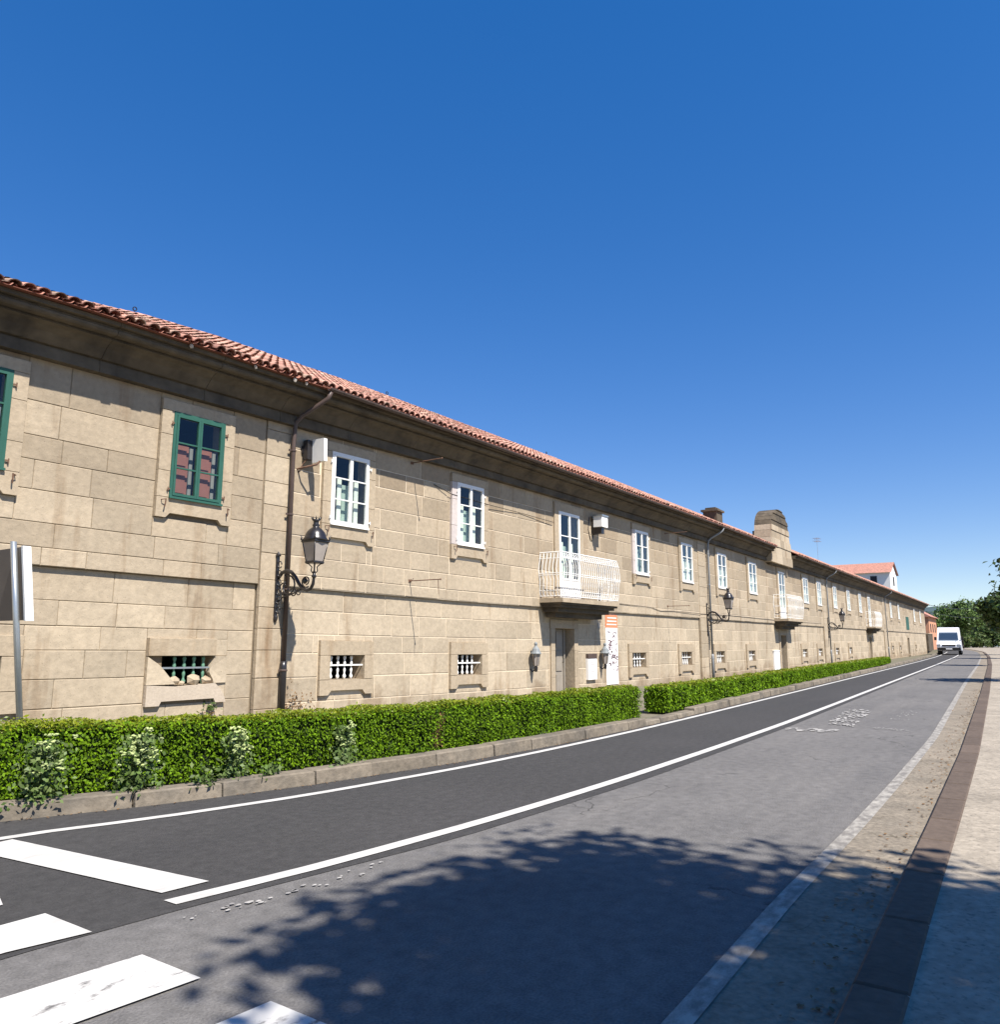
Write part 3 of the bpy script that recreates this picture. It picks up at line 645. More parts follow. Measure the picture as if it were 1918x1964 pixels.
def upper_window(x0, x1, col, near, door=False, z0=WZ0, z1=WZ1):
    """two casements of three panes in a painted frame, standing almost flush with the wall"""
    paintm = {'green': 'green_paint', 'white': 'white_paint', 'pale': 'white_paint'}[col]
    yF = WALL_U - PROUD + (-.012 if not door else .0); f = .055; par0 = bld
    b = MB()
    b.box(x0, x0 + f, yF, yF + .07, z0, z1); b.box(x1 - f, x1, yF, yF + .07, z0, z1)
    b.box(x0 + f, x1 - f, yF, yF + .07, z1 - f, z1); b.box(x0 + f, x1 - f, yF, yF + .07, z0, z0 + f * .9)
    if not door: b.box(x0 - .01, x1 + .01, yF - .035, yF - .002, z0 - .012, z0 + .028)
    fr = b.build('window' if not door else 'balcony_door', paintm, par0)
    xm = (x0 + x1) / 2; zb = z0 + (.62 if door else 0)
    for ci, (a, c) in enumerate(((x0 + f + .002, xm - .002), (xm + .002, x1 - f - .002))):
        cz0, cz1 = z0 + f * .9 + .002, z1 - f - .002; st = .042; yc0, yc1 = yF - .012, yF + .045
        b = MB(); b.box(a, a + st, yc0, yc1, cz0, cz1); b.box(c - st, c, yc0, yc1, cz0, cz1); b.box(a + st, c - st, yc0, yc1, cz1 - st, cz1); b.box(a + st, c - st, yc0, yc1, cz0, cz0 + st * 1.2)
        pz0 = cz0 + st * 1.2
        if door:
            b.box(a + st, c - st, yc0 + .015, yc1 - .01, pz0, zb); b.box(a + st, c - st, yc0, yc1, zb, zb + .05); b.box(a + st + .06, c - st - .06, yc0 + .005, yc0 + .014, pz0 + .08, zb - .08); pz0 = zb + .05
        H = (cz1 - st - pz0) / 3
        for k_ in (1, 2): b.box(a + st, c - st, yc0 + .008, yc1 - .01, pz0 + H * k_ - .014, pz0 + H * k_ + .014)
        b.build('casement', paintm, fr)
        if near:
            for k_ in range(3):
                b = MB(); b.quad((a + st, yF + .02, pz0 + H * k_ + .012), (c - st, yF + .02, pz0 + H * k_ + .012), (c - st, yF + .02, pz0 + H * (k_ + 1) - .012), (a + st, yF + .02, pz0 + H * (k_ + 1) - .012)); b.build('pane', 'glass', fr)
        else:
            b = MB(); b.quad((a + st, yF + .02, pz0), (c - st, yF + .02, pz0), (c - st, yF + .02, cz1 - st), (a + st, yF + .02, cz1 - st)); b.build('pane', 'glass', fr)
        wd = c - a
        # what stands behind the panes
        if col == 'green':
            zt = z0 + (z1 - z0) * .64; b = MB(); b.box(a + .02, a + wd * .74, yF + .13, yF + .16, z0 + .05, zt)
            for zz0, zz1 in ((z0 + .14, z0 + .58), (z0 + .68, zt - .09)): b.box(a + .12, a + wd * .62, yF + .112, yF + .128, zz0, zz1)
            b.build('inner_shutter', 'shutter_red', fr)
            b = MB(); b.box(c - wd * .12, c + wd * .05, yF + .2, yF + .23, z0 + .05, zt); b.build('inner_shutter', 'sign_back', fr)
        elif near:
            zt = z0 + (z1 - z0) * .66
            b = MB(); b.box(a + wd * .12 + .16, a + wd * .36 + .16, yF + .12, yF + .15, z0 + .06, zt); b.build('inner_shutter', 'curtain', fr)
            if ci == 0: b = MB(); b.box(a + wd * .55 + .13, c - wd * .05 + .13, yF + .18, yF + .20, z0 + .06, zt - .12); b.build('curtain', 'curtain_green', fr)
            else:
                b = MB()
                pts = [(a + wd * .38, zt - .02), (a + wd * .52, zt - .05), (a + wd * .60, z0 + .75), (a + wd * .50, z0 + .35), (a + wd * .40, z0 + .06)]
                for (px, pz), (qx, qz) in zip(pts[:-1], pts[1:]): b.quad((a + wd * .36, yF + .2, pz), (px, yF + .17, pz), (qx, yF + .17, qz), (a + wd * .36, yF + .2, qz))
                b.build('curtain', 'curtain_green', fr)
        else:
            b = MB(); b.box(a + .03, c - .03, yF + .12, yF + .14, z0 + .06, z0 + (z1 - z0) * .6); b.build('curtain', 'curtain', fr)
        if near and not door:
            hx = x0 - .045 if ci == 0 else x1 + .045
            for hz in (z0 + .16, z1 - .24):
                b = MB(); b.tube([(hx, yF + .02, hz - .035), (hx, yF - .02, hz - .035), (hx, yF - .02, hz + .035)], .010, 6); b.box(min(hx, hx + (.045 if ci == 0 else -.045)), max(hx, hx + (.045 if ci == 0 else -.045)), yF - .018, yF - .004, hz - .012, hz + .012); b.build('hinge', paintm if col != 'green' else 'rusty_iron', fr)
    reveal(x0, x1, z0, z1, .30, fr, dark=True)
    if not door: surround(x0, x1, z0, z1, fr, SUR_U, 6.04, 3.76, WALL_U, near)
    else: surround_door(x0, x1, z0, z1, fr)
    if near and not door:
        for sx, s2 in ((x0 - .14, 1), (x1 + .16, -1)):
            b = MB(); yy = WALL_U - PROUD
            b.tube([(sx, yy + .01, z0 - .06), (sx, yy - .05, z0 - .06), (sx + .05 * s2, yy - .07, z0 - .05)], .009, 6); b.tube([(sx + .05 * s2, yy - .07, z0 - .04), (sx + .045 * s2, yy - .065, z0 - .14), (sx + .04 * s2, yy - .05, z0 - .2)], .012, 6); b.build('shutter_hook', 'rusty_iron', fr)
    return fr
def surround_door(x0, x1, z0, z1, par):
    yf = WALL_U - PROUD; d = PROUD + .12
    for nm, r in (('lintel', (x0 - .28, x1 + .28, z1 + .003, 6.04)), ('jamb_stone', (x0 - .28, x0, z0, (z0 + z1) / 2)), ('jamb_stone', (x0 - .28, x0, (z0 + z1) / 2 + .004, z1)), ('jamb_stone', (x1, x1 + .28, z0, (z0 + z1) / 2)), ('jamb_stone', (x1, x1 + .28, (z0 + z1) / 2 + .004, z1))):
        b = MB(); b.block(*r, yf, d, .006); b.build(nm, 'stone_trim', par)
for i, (x0, x1, c) in enumerate(uw): upper_window(x0, x1, c, x0 < 30)
for x0, x1 in bdoors: upper_window(x0, x1, 'white', x0 < 30, True, 2.96, 5.76)
b = MB(); b.box(*gwf[:2], WALL_U - .03, WALL_U + .05, gwf[2], gwf[3]); b.build('shutter', 'green_paint', bld)

def low_window(x0, x1, kind, near):
    z0, z1 = LZ0, LZ1; y = WALL_L; im = 'green_iron' if kind.startswith('broken') else 'white_paint'
    b = MB(); yb = y - PROUD + .10
    nb = 4; xx = [x0 + (x1 - x0) * (k_ + .5) / nb * .78 + (x1 - x0) * .02 for k_ in range(nb)]
    if kind.startswith('broken'): xx = [x0 + (x1 - x0) * (.27 + .19 * k_) for k_ in range(nb)]
    b.box(x0 - .02, x1 + .02, yb - .03, yb - .012, z0 + .27, z0 + .30)
    win = b.build('grille_window', im if im == 'white_paint' else 'steel', bld)
    P = [(.020, 0), (.020, .02), (.036, .035), (.040, .07), (.022, .10), (.018, .13), (.030, .17), (.030, .20), (.016, .235), (.014, .26), (.030, .30), (.034, .33), (.018, .38), (.030, .41), (.036, .44), (.020, .475)]
    if near:
        for k_, px in enumerate(xx):
            b = MB(); b.lathe((px, yb + .02, z0), P, 8); b.build('baluster', im, win, smooth=True)
    else:
        b = MB(); [b.lathe((px, yb + .02, z0), P[::3] + [P[-1]], 5) for px in xx]; b.build('baluster_row', im, win)
    reveal(x0, x1, z0, z1, .34, win)
    if kind == 'broken':
        yf = y - PROUD; d = PROUD + .12
        b = MB(); b.block(x0 - .29, x1 + .02, z1 + .003, 1.53, yf, d, .008); b.build('lintel', 'stone_trim', win)
        b = MB(); b.block(x1 + .024, x1 + .3, z1 + .003, 1.52, y, .1, .008); b.build('wall_stone', 'stone', win)
        b = MB(); b.block(x1 + .0, x1 + .3, .42, .735, y + .002, .1, .008); b.build('wall_stone', 'stone', win)
        b = MB(); b.tone = .6; k = 0
        ol = [(x0 - .29, .40), (x0 - .04, .40), (x0 + .0, .47), (x1 + .02, .48), (x1 + .06, .41), (x1 + .28, .41), (x1 + .25, .50), (x1 + .16, .63), (x1 + .04, .735), (x0 + .6, .715), (x0 + .3, .70), (x0 - .29, .735)]
        b.v += [(px, yf, pz) for px, pz in ol] + [(px, yf + d, pz) for px, pz in ol]; n = len(ol)
        for q_ in ((0, 1, 2, 11), (2, 3, 8, 9, 10, 11), (3, 4, 7, 8), (4, 5, 6, 7)): b.face(q_)
        for i in range(n): b.face((i, n + i, n + (i + 1) % n, (i + 1) % n))
        b.build('broken_sill', 'stone_pale', win)
        # broken left jamb: sloping rubble edges
        b = MB(); b.tone = .8; v = [(x0 - .29, yf + .02, .74), (x0 + .26, yf + .02, .74), (x0 + .10, yf + .03, .90), (x0 - .02, yf + .02, 1.02), (x0 - .10, yf + .03, 1.08), (x0 - .29, yf + .02, 1.19)]
        b.v += v + [(px, yf + .14, pz) for px, _, pz in v]; b.face((0, 1, 2, 3, 4, 5)); [b.face((i, 6 + i, 6 + (i + 1) % 6, (i + 1) % 6)) for i in range(6)]; b.build('broken_jamb', 'stone', win)
        b = MB(); v = [(x1 + .02, yf + .03, 1.2), (x1 - .06, yf + .05, 1.0), (x1 - .07, yf + .05, .92), (x1 + .00, yf + .03, .80), (x1 + .01, yf + .02, .74), (x1 + .3, yf + .045, .74), (x1 + .3, yf + .045, 1.2)]
        b.v += v + [(px, yf + .16, pz) for px, _, pz in v]; b.face(tuple(range(7))); [b.face((i, 7 + i, 7 + (i + 1) % 7, (i + 1) % 7)) for i in range(7)]; b.build('broken_jamb', 'stone', win)
        for px, s_, sd_ in ((x0 + .14, .075, 1), (x0 + .27, .10, 2), (x0 + .42, .05, 5), (x0 + .66, .115, 3), (x0 + .93, .095, 4)):
            b = MB(); b.blob((px, yb - .02, z0 + s_ * .7), s_, sd_, (1.15, .8, .85), .30); b.build('rubble_stone', 'stone_trim', win)
    else: surround(x0, x1, z0, z1, win, .29, 1.53, .42, y, near)
    return win
for x0, x1, k_ in lw: low_window(x0, x1, k_, x0 < 30)

# ------------------------------------------------------------------ street doors
def street_door(x0, x1, near):
    b = MB(); y = WALL_L; xm = x0 + (x1 - x0) * .78
    b.box(x0 + .02, xm, y + .26, y + .31, -.2, GD1 - .02)
    for z0, z1 in ((.1, .62), (.72, 1.3), (1.4, 1.92)):
        b.box(x0 + .12, x0 + (xm - x0) * .48, y + .235, y + .259, z0, z1); b.box(x0 + (xm - x0) * .54, xm - .08, y + .235, y + .259, z0, z1)
    dr = b.build('door', 'door_grey', bld)
    b = MB(); b.box(xm, xm + .06, y + .2, y + .32, -.2, GD1 - .02); b.build('door_post', 'door_grey', dr)
    b = MB(); b.tube([(xm - .06, y + .235, .95), (xm - .06, y + .19, .95), (xm - .06, y + .19, 1.08), (xm - .06, y + .235, 1.08)], .012, 6); b.build('door_handle', 'black_iron', dr)
    reveal(x0, x1, -.2, GD1, .42, dr)
    yf = y - .05; d = .17
    for nm, r in (('lintel', (x0 - .28, x1 + .28, GD1 + .003, 2.3)), ('jamb_stone', (x0 - .26, x0, -.3, .55)), ('jamb_stone', (x0 - .26, x0, .555, 1.3)), ('jamb_stone', (x0 - .26, x0, 1.305, GD1)), ('jamb_stone', (x1, x1 + .26, -.3, .55)), ('jamb_stone', (x1, x1 + .26, .555, 1.3)), ('jamb_stone', (x1, x1 + .26, 1.305, GD1))):
        b = MB(); b.tone = rnd.random(); b.block(*r, yf, d, .006); b.build(nm, 'stone_trim', dr)
    b = MB(); b.box(x0 - .1, x1 + .1, y - .3, y + .02, -.1, .09); b.build('doorstep', 'stone_trim', dr)
for x0, x1 in gdoors: street_door(x0, x1, x0 < 30)

# ------------------------------------------------------------------ balconies
def balcony(x0, x1, near):
    yf = 11.60; yw = WALL_U + .01; zt = 2.93
    b = MB(); b.box(x0, x1, yf, yw, zt - .13, zt)
    slab = b.build('balcony', 'stone_trim', bld)
    b = MB()
    # stepped and curved underside
    for i, (ins, z0, z1) in enumerate(((.05, 2.74, 2.80), (.12, 2.66, 2.74), (.24, 2.52, 2.66), (.40, 2.36, 2.52))):
        b.tone = .3 + .1 * i; b.box(x0 + ins, x1 - ins * 1.0, yf + ins * 1.25, yw, z0, z1 - .001)
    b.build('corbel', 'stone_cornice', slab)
    # bombe wrought iron railing
    H = 1.36; nb = 27 if near else 14
    def bow(t): return .095 * math.sin(math.pi * min(1, max(0, (1 - t) ** .75)))
    def rail_path(z, o):   # three sides at outward offset o
        return [(x0 + .05 - o, yw, z), (x0 + .05 - o, yf + .05 - o, z), (x1 - .05 + o, yf + .05 - o, z), (x1 - .05 + o, yw, z)]
    for nm, t, r in (('handrail', 1.0, .020), ('rail', .86, .010), ('rail', .53, .012), ('rail', .49, .010), ('rail', .15, .010), ('rail', .03, .014)):
        b = MB(); P = rail_path(zt + .02 + H * t, bow(t))
        b.tube(P[:2], r, 6); b.tube(P[1:3], r, 6); b.tube(P[2:], r, 6); b.build(nm, 'white_paint', slab)
    b = MB(); rb = .0125 if near else .016
    def bar(px, py, nx, ny, tx, ty):
        pts = []
        for k_ in range(9):
            t = .02 + .96 * k_ / 8; s_ = .02 * math.sin(2 * math.pi * t * 2)
            pts.append((px + nx * bow(t) + tx * s_, py + ny * bow(t) + ty * s_, zt + .02 + H * t))
        b.tube(pts, rb, 5 if near else 4, False)
    for k_ in range(nb):
        bar(x0 + .05 + (x1 - x0 - .1) * k_ / (nb - 1), yf + .05, 0, -1, 1, 0)
    ns = 7 if near else 3
    for k_ in range(1, ns):
        yy = yf + .05 + (yw - yf - .08) * k_ / (ns - 1); bar(x0 + .05, yy, -1, 0, 0, 1); bar(x1 - .05, yy, 1, 0, 0, 1)
    if near:
        for k_ in range((nb - 1)):
            px = x0 + .05 + (x1 - x0 - .1) * (k_ + .5) / (nb - 1)
            for t in (.93, .09):
                o = bow(t); cz = zt + .02 + H * t; rr_ = (.045 if t > .5 else .04)
                b.tube([(px + math.cos(q) * rr_, yf + .05 - o, cz + math.sin(q) * rr_) for q in [2 * math.pi * j / 8 for j in range(9)]], .006, 4, False)
            for t in (.70, .32):
                o = bow(t); cz = zt + .02 + H * t
                b.tube([(px - .045, yf + .05 - bow(t + .04), cz + .06), (px, yf + .05 - o, cz), (px + .045, yf + .05 - bow(t - .04), cz - .06)], .006, 4, False)
    stuff(b.build('railing_bars', 'white_paint', slab))
    return slab
balcony(20.66, 24.72, True); balcony(48.6, 52.6, False); balcony(82.8, 87.0, False)

# ------------------------------------------------------------------ crest over the eave, chimney
b = MB(); cr = None
b.box(CX0 + .5, CX1 - .5, 12.2, 13.2, 6.2, 8.3); cr = b.build('roof_crest', 'stone_cornice', bld, w=False)
q = random.Random(5); zs = [6.30, 6.85, 7.35, 7.85, 8.3, 8.65, 8.95, 9.2, 9.42, 9.6, 9.72, 9.79]
xl = lambda z: CX0 + (0 if z < 7 else .42 * (z - 7) / 1.5 if z < 8.5 else .42 + 2.1 * (1 - math.sqrt(max(0, 1 - ((z - 8.5) / 1.3) ** 2))))
xr = lambda z: CX1 - (0 if z < 7 else .5 * (z - 7) / 1.5 if z < 8.5 else .5 + 2.0 * (1 - math.sqrt(max(0, 1 - ((z - 8.5) / 1.3) ** 2))))
for i, (z0, z1) in enumerate(zip(zs[:-1], zs[1:])):
    ks = [0.]
    while ks[-1] < .75: ks.append(ks[-1] + q.uniform(.16, .3))
    ks[-1] = 1.
    for ka, kb_ in zip(ks[:-1], ks[1:]):
        b = MB(); b.tone = q.random(); b.hue = q.random() * .6; yy = 12.0 + (.04 if i % 2 else 0); lo = lambda k_, z: xl(z) + (xr(z) - xl(z)) * k_
        a0, a1, c0, c1 = lo(ka, z0) + .008, lo(kb_, z0) - .008, lo(ka, z1) + .008, lo(kb_, z1) - .008; z0_, z1_ = z0 + .006, z1 - .006
        b.add([(a0, yy, z0_), (a1, yy, z0_), (a1, 13.05, z0_), (a0, 13.05, z0_), (c0, yy, z1_), (c1, yy, z1_), (c1, 13.05, z1_), (c0, 13.05, z1_)], [(0, 3, 2, 1), (4, 5, 6, 7), (0, 1, 5, 4), (1, 2, 6, 5), (2, 3, 7, 6), (3, 0, 4, 7)])
        b.build('crest_stone', 'stone' if z0 < 8.6 else 'stone_cornice', cr, w=False)
b = MB(); b.tone = .4; b.box(42.4, 43.4, 13.7, 14.5, 7.7, 8.75); b.box(42.3, 43.5, 13.6, 14.6, 8.75, 8.87); b.box(42.5, 43.3, 13.8, 14.4, 8.87, 9.0)
b.build('chimney', 'stone_cornice', bld)
# small things on the ridge
def ridge_hook(x, y=RY):
    b = MB(); z = zr(y) + .05; b.tube([(x, y, z), (x, y, z + .12)], .010, 5); b.tube([(x + math.cos(q) * .05, y, z + .16 + math.sin(q) * .05) for q in [2 * math.pi * j / 10 for j in range(11)]], .014, 5)
    b.build('ridge_hook', 'black_iron', bld)
for x in (9.7, 18.9, 29.8): ridge_hook(x)
b = MB(); zt = zr(RY) + 0; b.tube([(88, RY, zt), (88, RY, zt + 2.6)], .018, 6)
for k_, z_ in enumerate((2.5, 2.2)):
    b.tube([(87.3, RY, zt + z_), (88.7, RY, zt + z_)], .015, 4)
    for j in range(5): b.tube([(87.4 + .3 * j, RY - .35, zt + z_), (87.4 + .3 * j, RY + .35, zt + z_)], .01, 4)
b.build('aerial', 'steel', bld)

# ------------------------------------------------------------------ wall-mounted things
def street_lantern(x, label, detail=True):
    yw = WALL_U - .025; t = thing('street_lantern', label, 'street lantern', (x, yw, warp(x, 2.0)), 'scrolled street lanterns on the wall')
    def rel(b, nm, m, smooth=True, par=t): return b.build(nm, m, par, smooth=smooth)
    xp = x - .02
    b = MB(); b.box(xp - .035, xp + .035, yw - .035, yw, 2.02, 3.30); b.lathe((xp, yw - .03, 3.28), [(.05, 0), (.055, .03), (.03, .06), (.01, .10)], 8); b.lathe((xp, yw - .03, 1.95), [(.01, -.06), (.04, 0), (.045, .05), (.035, .09)], 8)
    rel(b, 'wall_plate', 'black_iron', False)
    for k_ in range(6):
        z_ = 2.15 + k_ * .19; b = MB(); s_ = .07
        b.tube([(xp, yw - .035 - s_ * (1 - math.cos(q)) * .8, z_ + math.sin(q) * s_) for q in [j * math.pi / 5 for j in range(-4, 6)]], .013, 5); rel(b, 'plate_scroll', 'black_iron')
    L = 1.08
    # main S-shaped arm
    pts = []
    for k_ in range(17):
        u = k_ / 16; yy = yw - .04 - u * L
        z_ = 2.86 + .06 * math.sin(u * 1.2) + .12 * math.sin(math.pi * min(1, u / .45)) * (1 if u < .45 else 0) - (.36 * ((u - .33) / .45 if u > .33 else 0) if u < .78 else .36) + (.34 * ((u - .78) / .22) ** 2 if u > .78 else 0)
        pts.append((x, yy, z_))
    pts = [(x, yw - .03, 2.80), (x, yw - .14, 2.93), (x, yw - .28, 2.97), (x, yw - .42, 2.93), (x, yw - .55, 2.82), (x, yw - .66, 2.68), (x, yw - .78, 2.57), (x, yw - .90, 2.53), (x, yw - 1.00, 2.56), (x, yw - 1.06, 2.66), (x, yw - L, 2.80), (x, yw - L, 2.90)]
    b = MB(); b.tube(pts, [.03, .038, .04, .04, .038, .036, .034, .034, .034, .032, .026, .022], 8); arm = rel(b, 'arm', 'black_iron')
    def ring(cy, cz, r_, a0, a1, th, nm='scroll'):
        b = MB(); n = 14; b.tube([(x, cy + math.cos(a0 + (a1 - a0) * j / n) * r_ * (1 - .5 * j / n), cz + math.sin(a0 + (a1 - a0) * j / n) * r_ * (1 - .5 * j / n)) for j in range(n + 1)], th, 5); rel(b, nm, 'black_iron')
    ring(yw - .86, 2.72, .13, -2.2, 4.6, .014); ring(yw - .82, 2.73, .07, 0, 7, .016); ring(yw - .33, 2.64, .24, 1.2, 7.2, .018); ring(yw - .20, 2.62, .15, 3.3, 9, .016)
    ring(yw - .50, 2.50, .10, .6, 6.2, .014); ring(yw - .66, 2.50, .08, 2.6, -3, .012)
    b = MB(); b.tube([(x, yw - .04, 2.32), (x, yw - .2, 2.42), (x, yw - .42, 2.46), (x, yw - .62, 2.52), (x, yw - .76, 2.58)], .016, 6); rel(b, 'stay', 'black_iron')
    b = MB(); b.blob((x, yw - .84, 2.73), .05, 3, (1, 1, 1), .3); rel(b, 'rosette', 'black_iron', False)
    # lantern: cradle, four tapering panes, domed hood, crown
    c = (x, yw - L, 0); 
    b = MB(); b.lathe((c[0], c[1], 2.78), [(.03, 0), (.055, .03), (.03, .07), (.025, .14)], 10)
    for j in range(4):
        a = math.pi / 4 + j * math.pi / 2; b.tube([(c[0] + math.cos(a) * r_, c[1] + math.sin(a) * r_, z_) for r_, z_ in ((.02, 2.87), (.06, 2.92), (.05, 3.0), (.11, 3.06), (.165, 3.075))], .012, 5)
    rel(b, 'cradle', 'black_iron')
    b = MB(); P = [(.175, 3.07), (.185, 3.085), (.185, 3.11), (.17, 3.12)]; b.lathe((c[0], c[1], 0), P, 4, math.pi / 4); rel(b, 'base_ring', 'black_iron', False)
    r0, r1, za, zb = .165, .245, 3.12, 3.50
    for j in range(4):
        a0 = math.pi / 4 + j * math.pi / 2; a1 = a0 + math.pi / 2
        V = [(c[0] + math.cos(a0) * r0, c[1] + math.sin(a0) * r0, za), (c[0] + math.cos(a1) * r0, c[1] + math.sin(a1) * r0, za), (c[0] + math.cos(a1) * r1, c[1] + math.sin(a1) * r1, zb), (c[0] + math.cos(a0) * r1, c[1] + math.sin(a0) * r1, zb)]
        b = MB(); b.quad(*V); rel(b, 'lantern_pane', 'lamp_milk', False)
        b = MB(); b.tube([V[0], V[3]], .012, 5); rel(b, 'corner_bar', 'black_iron')
    b = MB(); b.lathe((c[0], c[1], 0), [(.26, 3.49), (.275, 3.505), (.275, 3.53), (.262, 3.54)], 4, math.pi / 4); rel(b, 'hood_rim', 'black_iron', False)
    b = MB(); b.lathe((c[0], c[1], 0), [(.235, 3.535), (.245, 3.56), (.215, 3.60), (.205, 3.64), (.18, 3.70), (.13, 3.765), (.075, 3.80), (.06, 3.83), (.075, 3.85), (.05, 3.89), (.055, 3.93), (.085, 3.965), (.06, 3.97)], 16); rel(b, 'hood', 'black_iron')
    for j in range(4):
        a = math.pi / 4 + j * math.pi / 2; b = MB(); b.tube([(c[0] + math.cos(a) * r_, c[1] + math.sin(a) * r_, z_) for r_, z_ in ((.24, 3.53), (.275, 3.56), (.265, 3.60), (.30, 3.645))], [.014, .022, .014, .003], 5); rel(b, 'hood_finial', 'black_iron')
    b = MB()
    for j in range(8):
        a = j * math.pi / 4; b.tube([(c[0] + math.cos(a) * r_, c[1] + math.sin(a) * r_, z_) for r_, z_ in ((.06, 3.96), (.085, 3.99), (.10, 4.03))], [.016, .012, .003], 4)
    rel(b, 'crown', 'black_iron', False)
    return t
street_lantern(10.30, 'black scrolled street lantern on the near downpipe pilaster between green and white windows')
street_lantern(36.2, 'smaller looking black street lantern by the second downpipe before the second balcony')
street_lantern(64.3, 'tiny far street lantern by the third downpipe beyond the second balcony')

def door_lantern(x, label):
    t = thing('door_lantern', label, 'wall lantern', (x, WALL_L, warp(x, .85)), 'lanterns beside the street door')
    y = WALL_L - .20; z = .80
    b = MB(); b.tube([(x, WALL_L + .01, z + .02), (x, WALL_L - .08, z - .06), (x, y, z + .02)], .02, 6); b.lathe((x, y, z), [(.04, -.06), (.055, 0), (.06, .06), (.035, .09)], 8); b.build('bracket', 'black_iron', t)
    b = MB(); b.lathe((x, y, 0), [(.055, z + .09), (.075, z + .10), (.125, z + .40), (.12, z + .40)], 6); b.build('glass_body', 'lamp_milk', t)
    b = MB()
    for j in range(6):
        a = j * math.pi / 3; b.tube([(x + math.cos(a) * .078, y + math.sin(a) * .078, z + .09), (x + math.cos(a) * .13, y + math.sin(a) * .13, z + .41)], .009, 4)
    b.build('glazing_bars', 'black_iron', t)
    b = MB(); b.lathe((x, y, 0), [(.165, z + .40), (.17, z + .42), (.14, z + .47), (.11, z + .56), (.06, z + .62), (.04, z + .66), (.055, z + .70), (.05, z + .74), (.02, z + .77)], 10); b.build('hood', 'grey_paint', t)
door_lantern(20.22, 'small grey wall lantern left of the street door under the balcony')
door_lantern(24.95, 'small grey wall lantern right of the street door beside the banner')

# flood light boxes under the eave
t = thing('floodlight', 'flat white box on an arm by the near downpipe under the eave', 'floodlight', (10.95, 12.2, 5.5))
b = MB(); v = [(10.98, 11.98, 5.30), (11.06, 11.98, 5.30), (11.06, 12.34, 5.36), (10.98, 12.34, 5.36), (10.98, 11.98, 5.84), (11.06, 11.98, 5.84), (11.06, 12.34, 5.88), (10.98, 12.34, 5.88)]
v = [(10.96, 11.90, 5.36), (11.05, 11.90, 5.36), (11.05, 12.26, 5.35), (10.96, 12.26, 5.35), (10.94, 11.90, 5.85), (11.03, 11.90, 5.85), (11.03, 12.26, 5.86), (10.94, 12.26, 5.86)]
b.add(v, [(0, 3, 2, 1), (4, 5, 6, 7), (0, 1, 5, 4), (1, 2, 6, 5), (2, 3, 7, 6), (3, 0, 4, 7)]); b.build('white_cover', 'white_paint', t, w=False)
b = MB(); b.box(10.82, 10.99, 12.265, 12.40, 5.42, 5.84); b.box(10.80, 10.97, 12.40, 12.445, 5.55, 5.72); b.build('housing', 'black_iron', t, w=False)
b = MB(); b.tube([(10.72, WALL_U + .01, 5.20), (10.76, WALL_U - .2, 5.22), (10.90, 12.05, 5.28), (10.96, 12.02, 5.36)], .022, 6); b.tube([(10.85, 12.3, 5.42), (10.8, 12.38, 5.3), (10.74, WALL_U, 5.12)], .012, 5); b.build('arm', 'rusty_iron', t, w=False)
t = thing('floodlight', 'white drum floodlight under the eave right of the balcony door', 'floodlight', (24.5, 12.3, 5.8))
b = MB(); b.box(24.25, 24.72, 11.98, 12.32, 5.60, 5.98); b.build('white_cover', 'white_paint', t, w=False)
b = MB(); b.box(24.22, 24.74, 11.95, 12.35, 5.98, 6.03); b.build('lid', 'steel', t, w=False)
b = MB(); b.box(24.35, 24.55, 12.05, 12.45, 5.36, 5.60); b.tube([(24.15, 12.43, 5.95), (24.05, 12.43, 5.5), (24.2, 12.42, 5.15), (24.32, 12.42, 5.12), (24.4, 12.40, 5.36)], .016, 5); b.build('bracket', 'black_iron', t, w=False)

# iron rods for banners, in pairs
def rod(x, z, label, L=.97, droop=False):
    t = thing('wall_rod', label, 'iron rod', (x, WALL_U, warp(x, z)), 'banner rods sticking out of the wall')
    y1 = WALL_U - L
    b = MB(); b.tube([(x, WALL_U + .01, z), (x, y1, z)], .013, 6); b.build('rod', 'rusty_iron', t)
    b = MB(); b.box(x - .05, x + .05, WALL_U - .012, WALL_U + .01, z - .035, z + .035); b.lathe((x, y1, z), [(.005, -.022), (.022, -.01), (.022, .01), (.005, .022)], 6); b.build('end_plate', 'rusty_iron', t)
    if droop:
        b = MB(); b.tube([(x, WALL_U - .04, z + .05), (x, WALL_U - .04, z - .02), (x, WALL_U - .12, z + .06)], .008, 5); b.tube([(x, y1 + .07, z), (x, y1 + .05, z - .36)], .008, 5); b.build('hook_wire', 'rusty_iron', t)
rod(14.43, 6.04, 'bare iron rod high under the eave between the first two white windows')
rod(14.43, 3.06, 'iron rod with hanging wire above the string course left of the balcony', droop=True)
rod(31.3, 6.02, 'iron rod high under the eave between the two windows right of the balcony')
rod(31.3, 3.06, 'low iron rod on the string course between balcony and second downpipe')

# cables clipped along the wall
def cable(pts, label, r=.009):
    b = MB(); b.tube(pts, r, 5); o = b.build('wall_cable', 'black_iron'); return tag(o, label, 'cable')
cable([(15.3, WALL_U - .02, 5.62), (15.95, WALL_U - .075, 5.46), (17.8, WALL_U - .075, 5.40), (19.5, WALL_U - .02, 5.40), (21.5, WALL_U - .07, 5.34)], 'thin dark cable on the wall between second white window and balcony door')
cable([(24.8, WALL_U - .02, 3.02), (27.0, WALL_U - .02, 2.98), (29.5, WALL_U - .02, 2.95), (30.5, WALL_U - .02, 2.84), (32.0, WALL_U - .02, 2.88), (35.3, WALL_U - .05, 2.86), (40, WALL_U - .02, 2.9), (50, WALL_U - .02, 2.85), (62, WALL_U - .04, 2.9)], 'thin sagging cable along the string course right of the balcony')

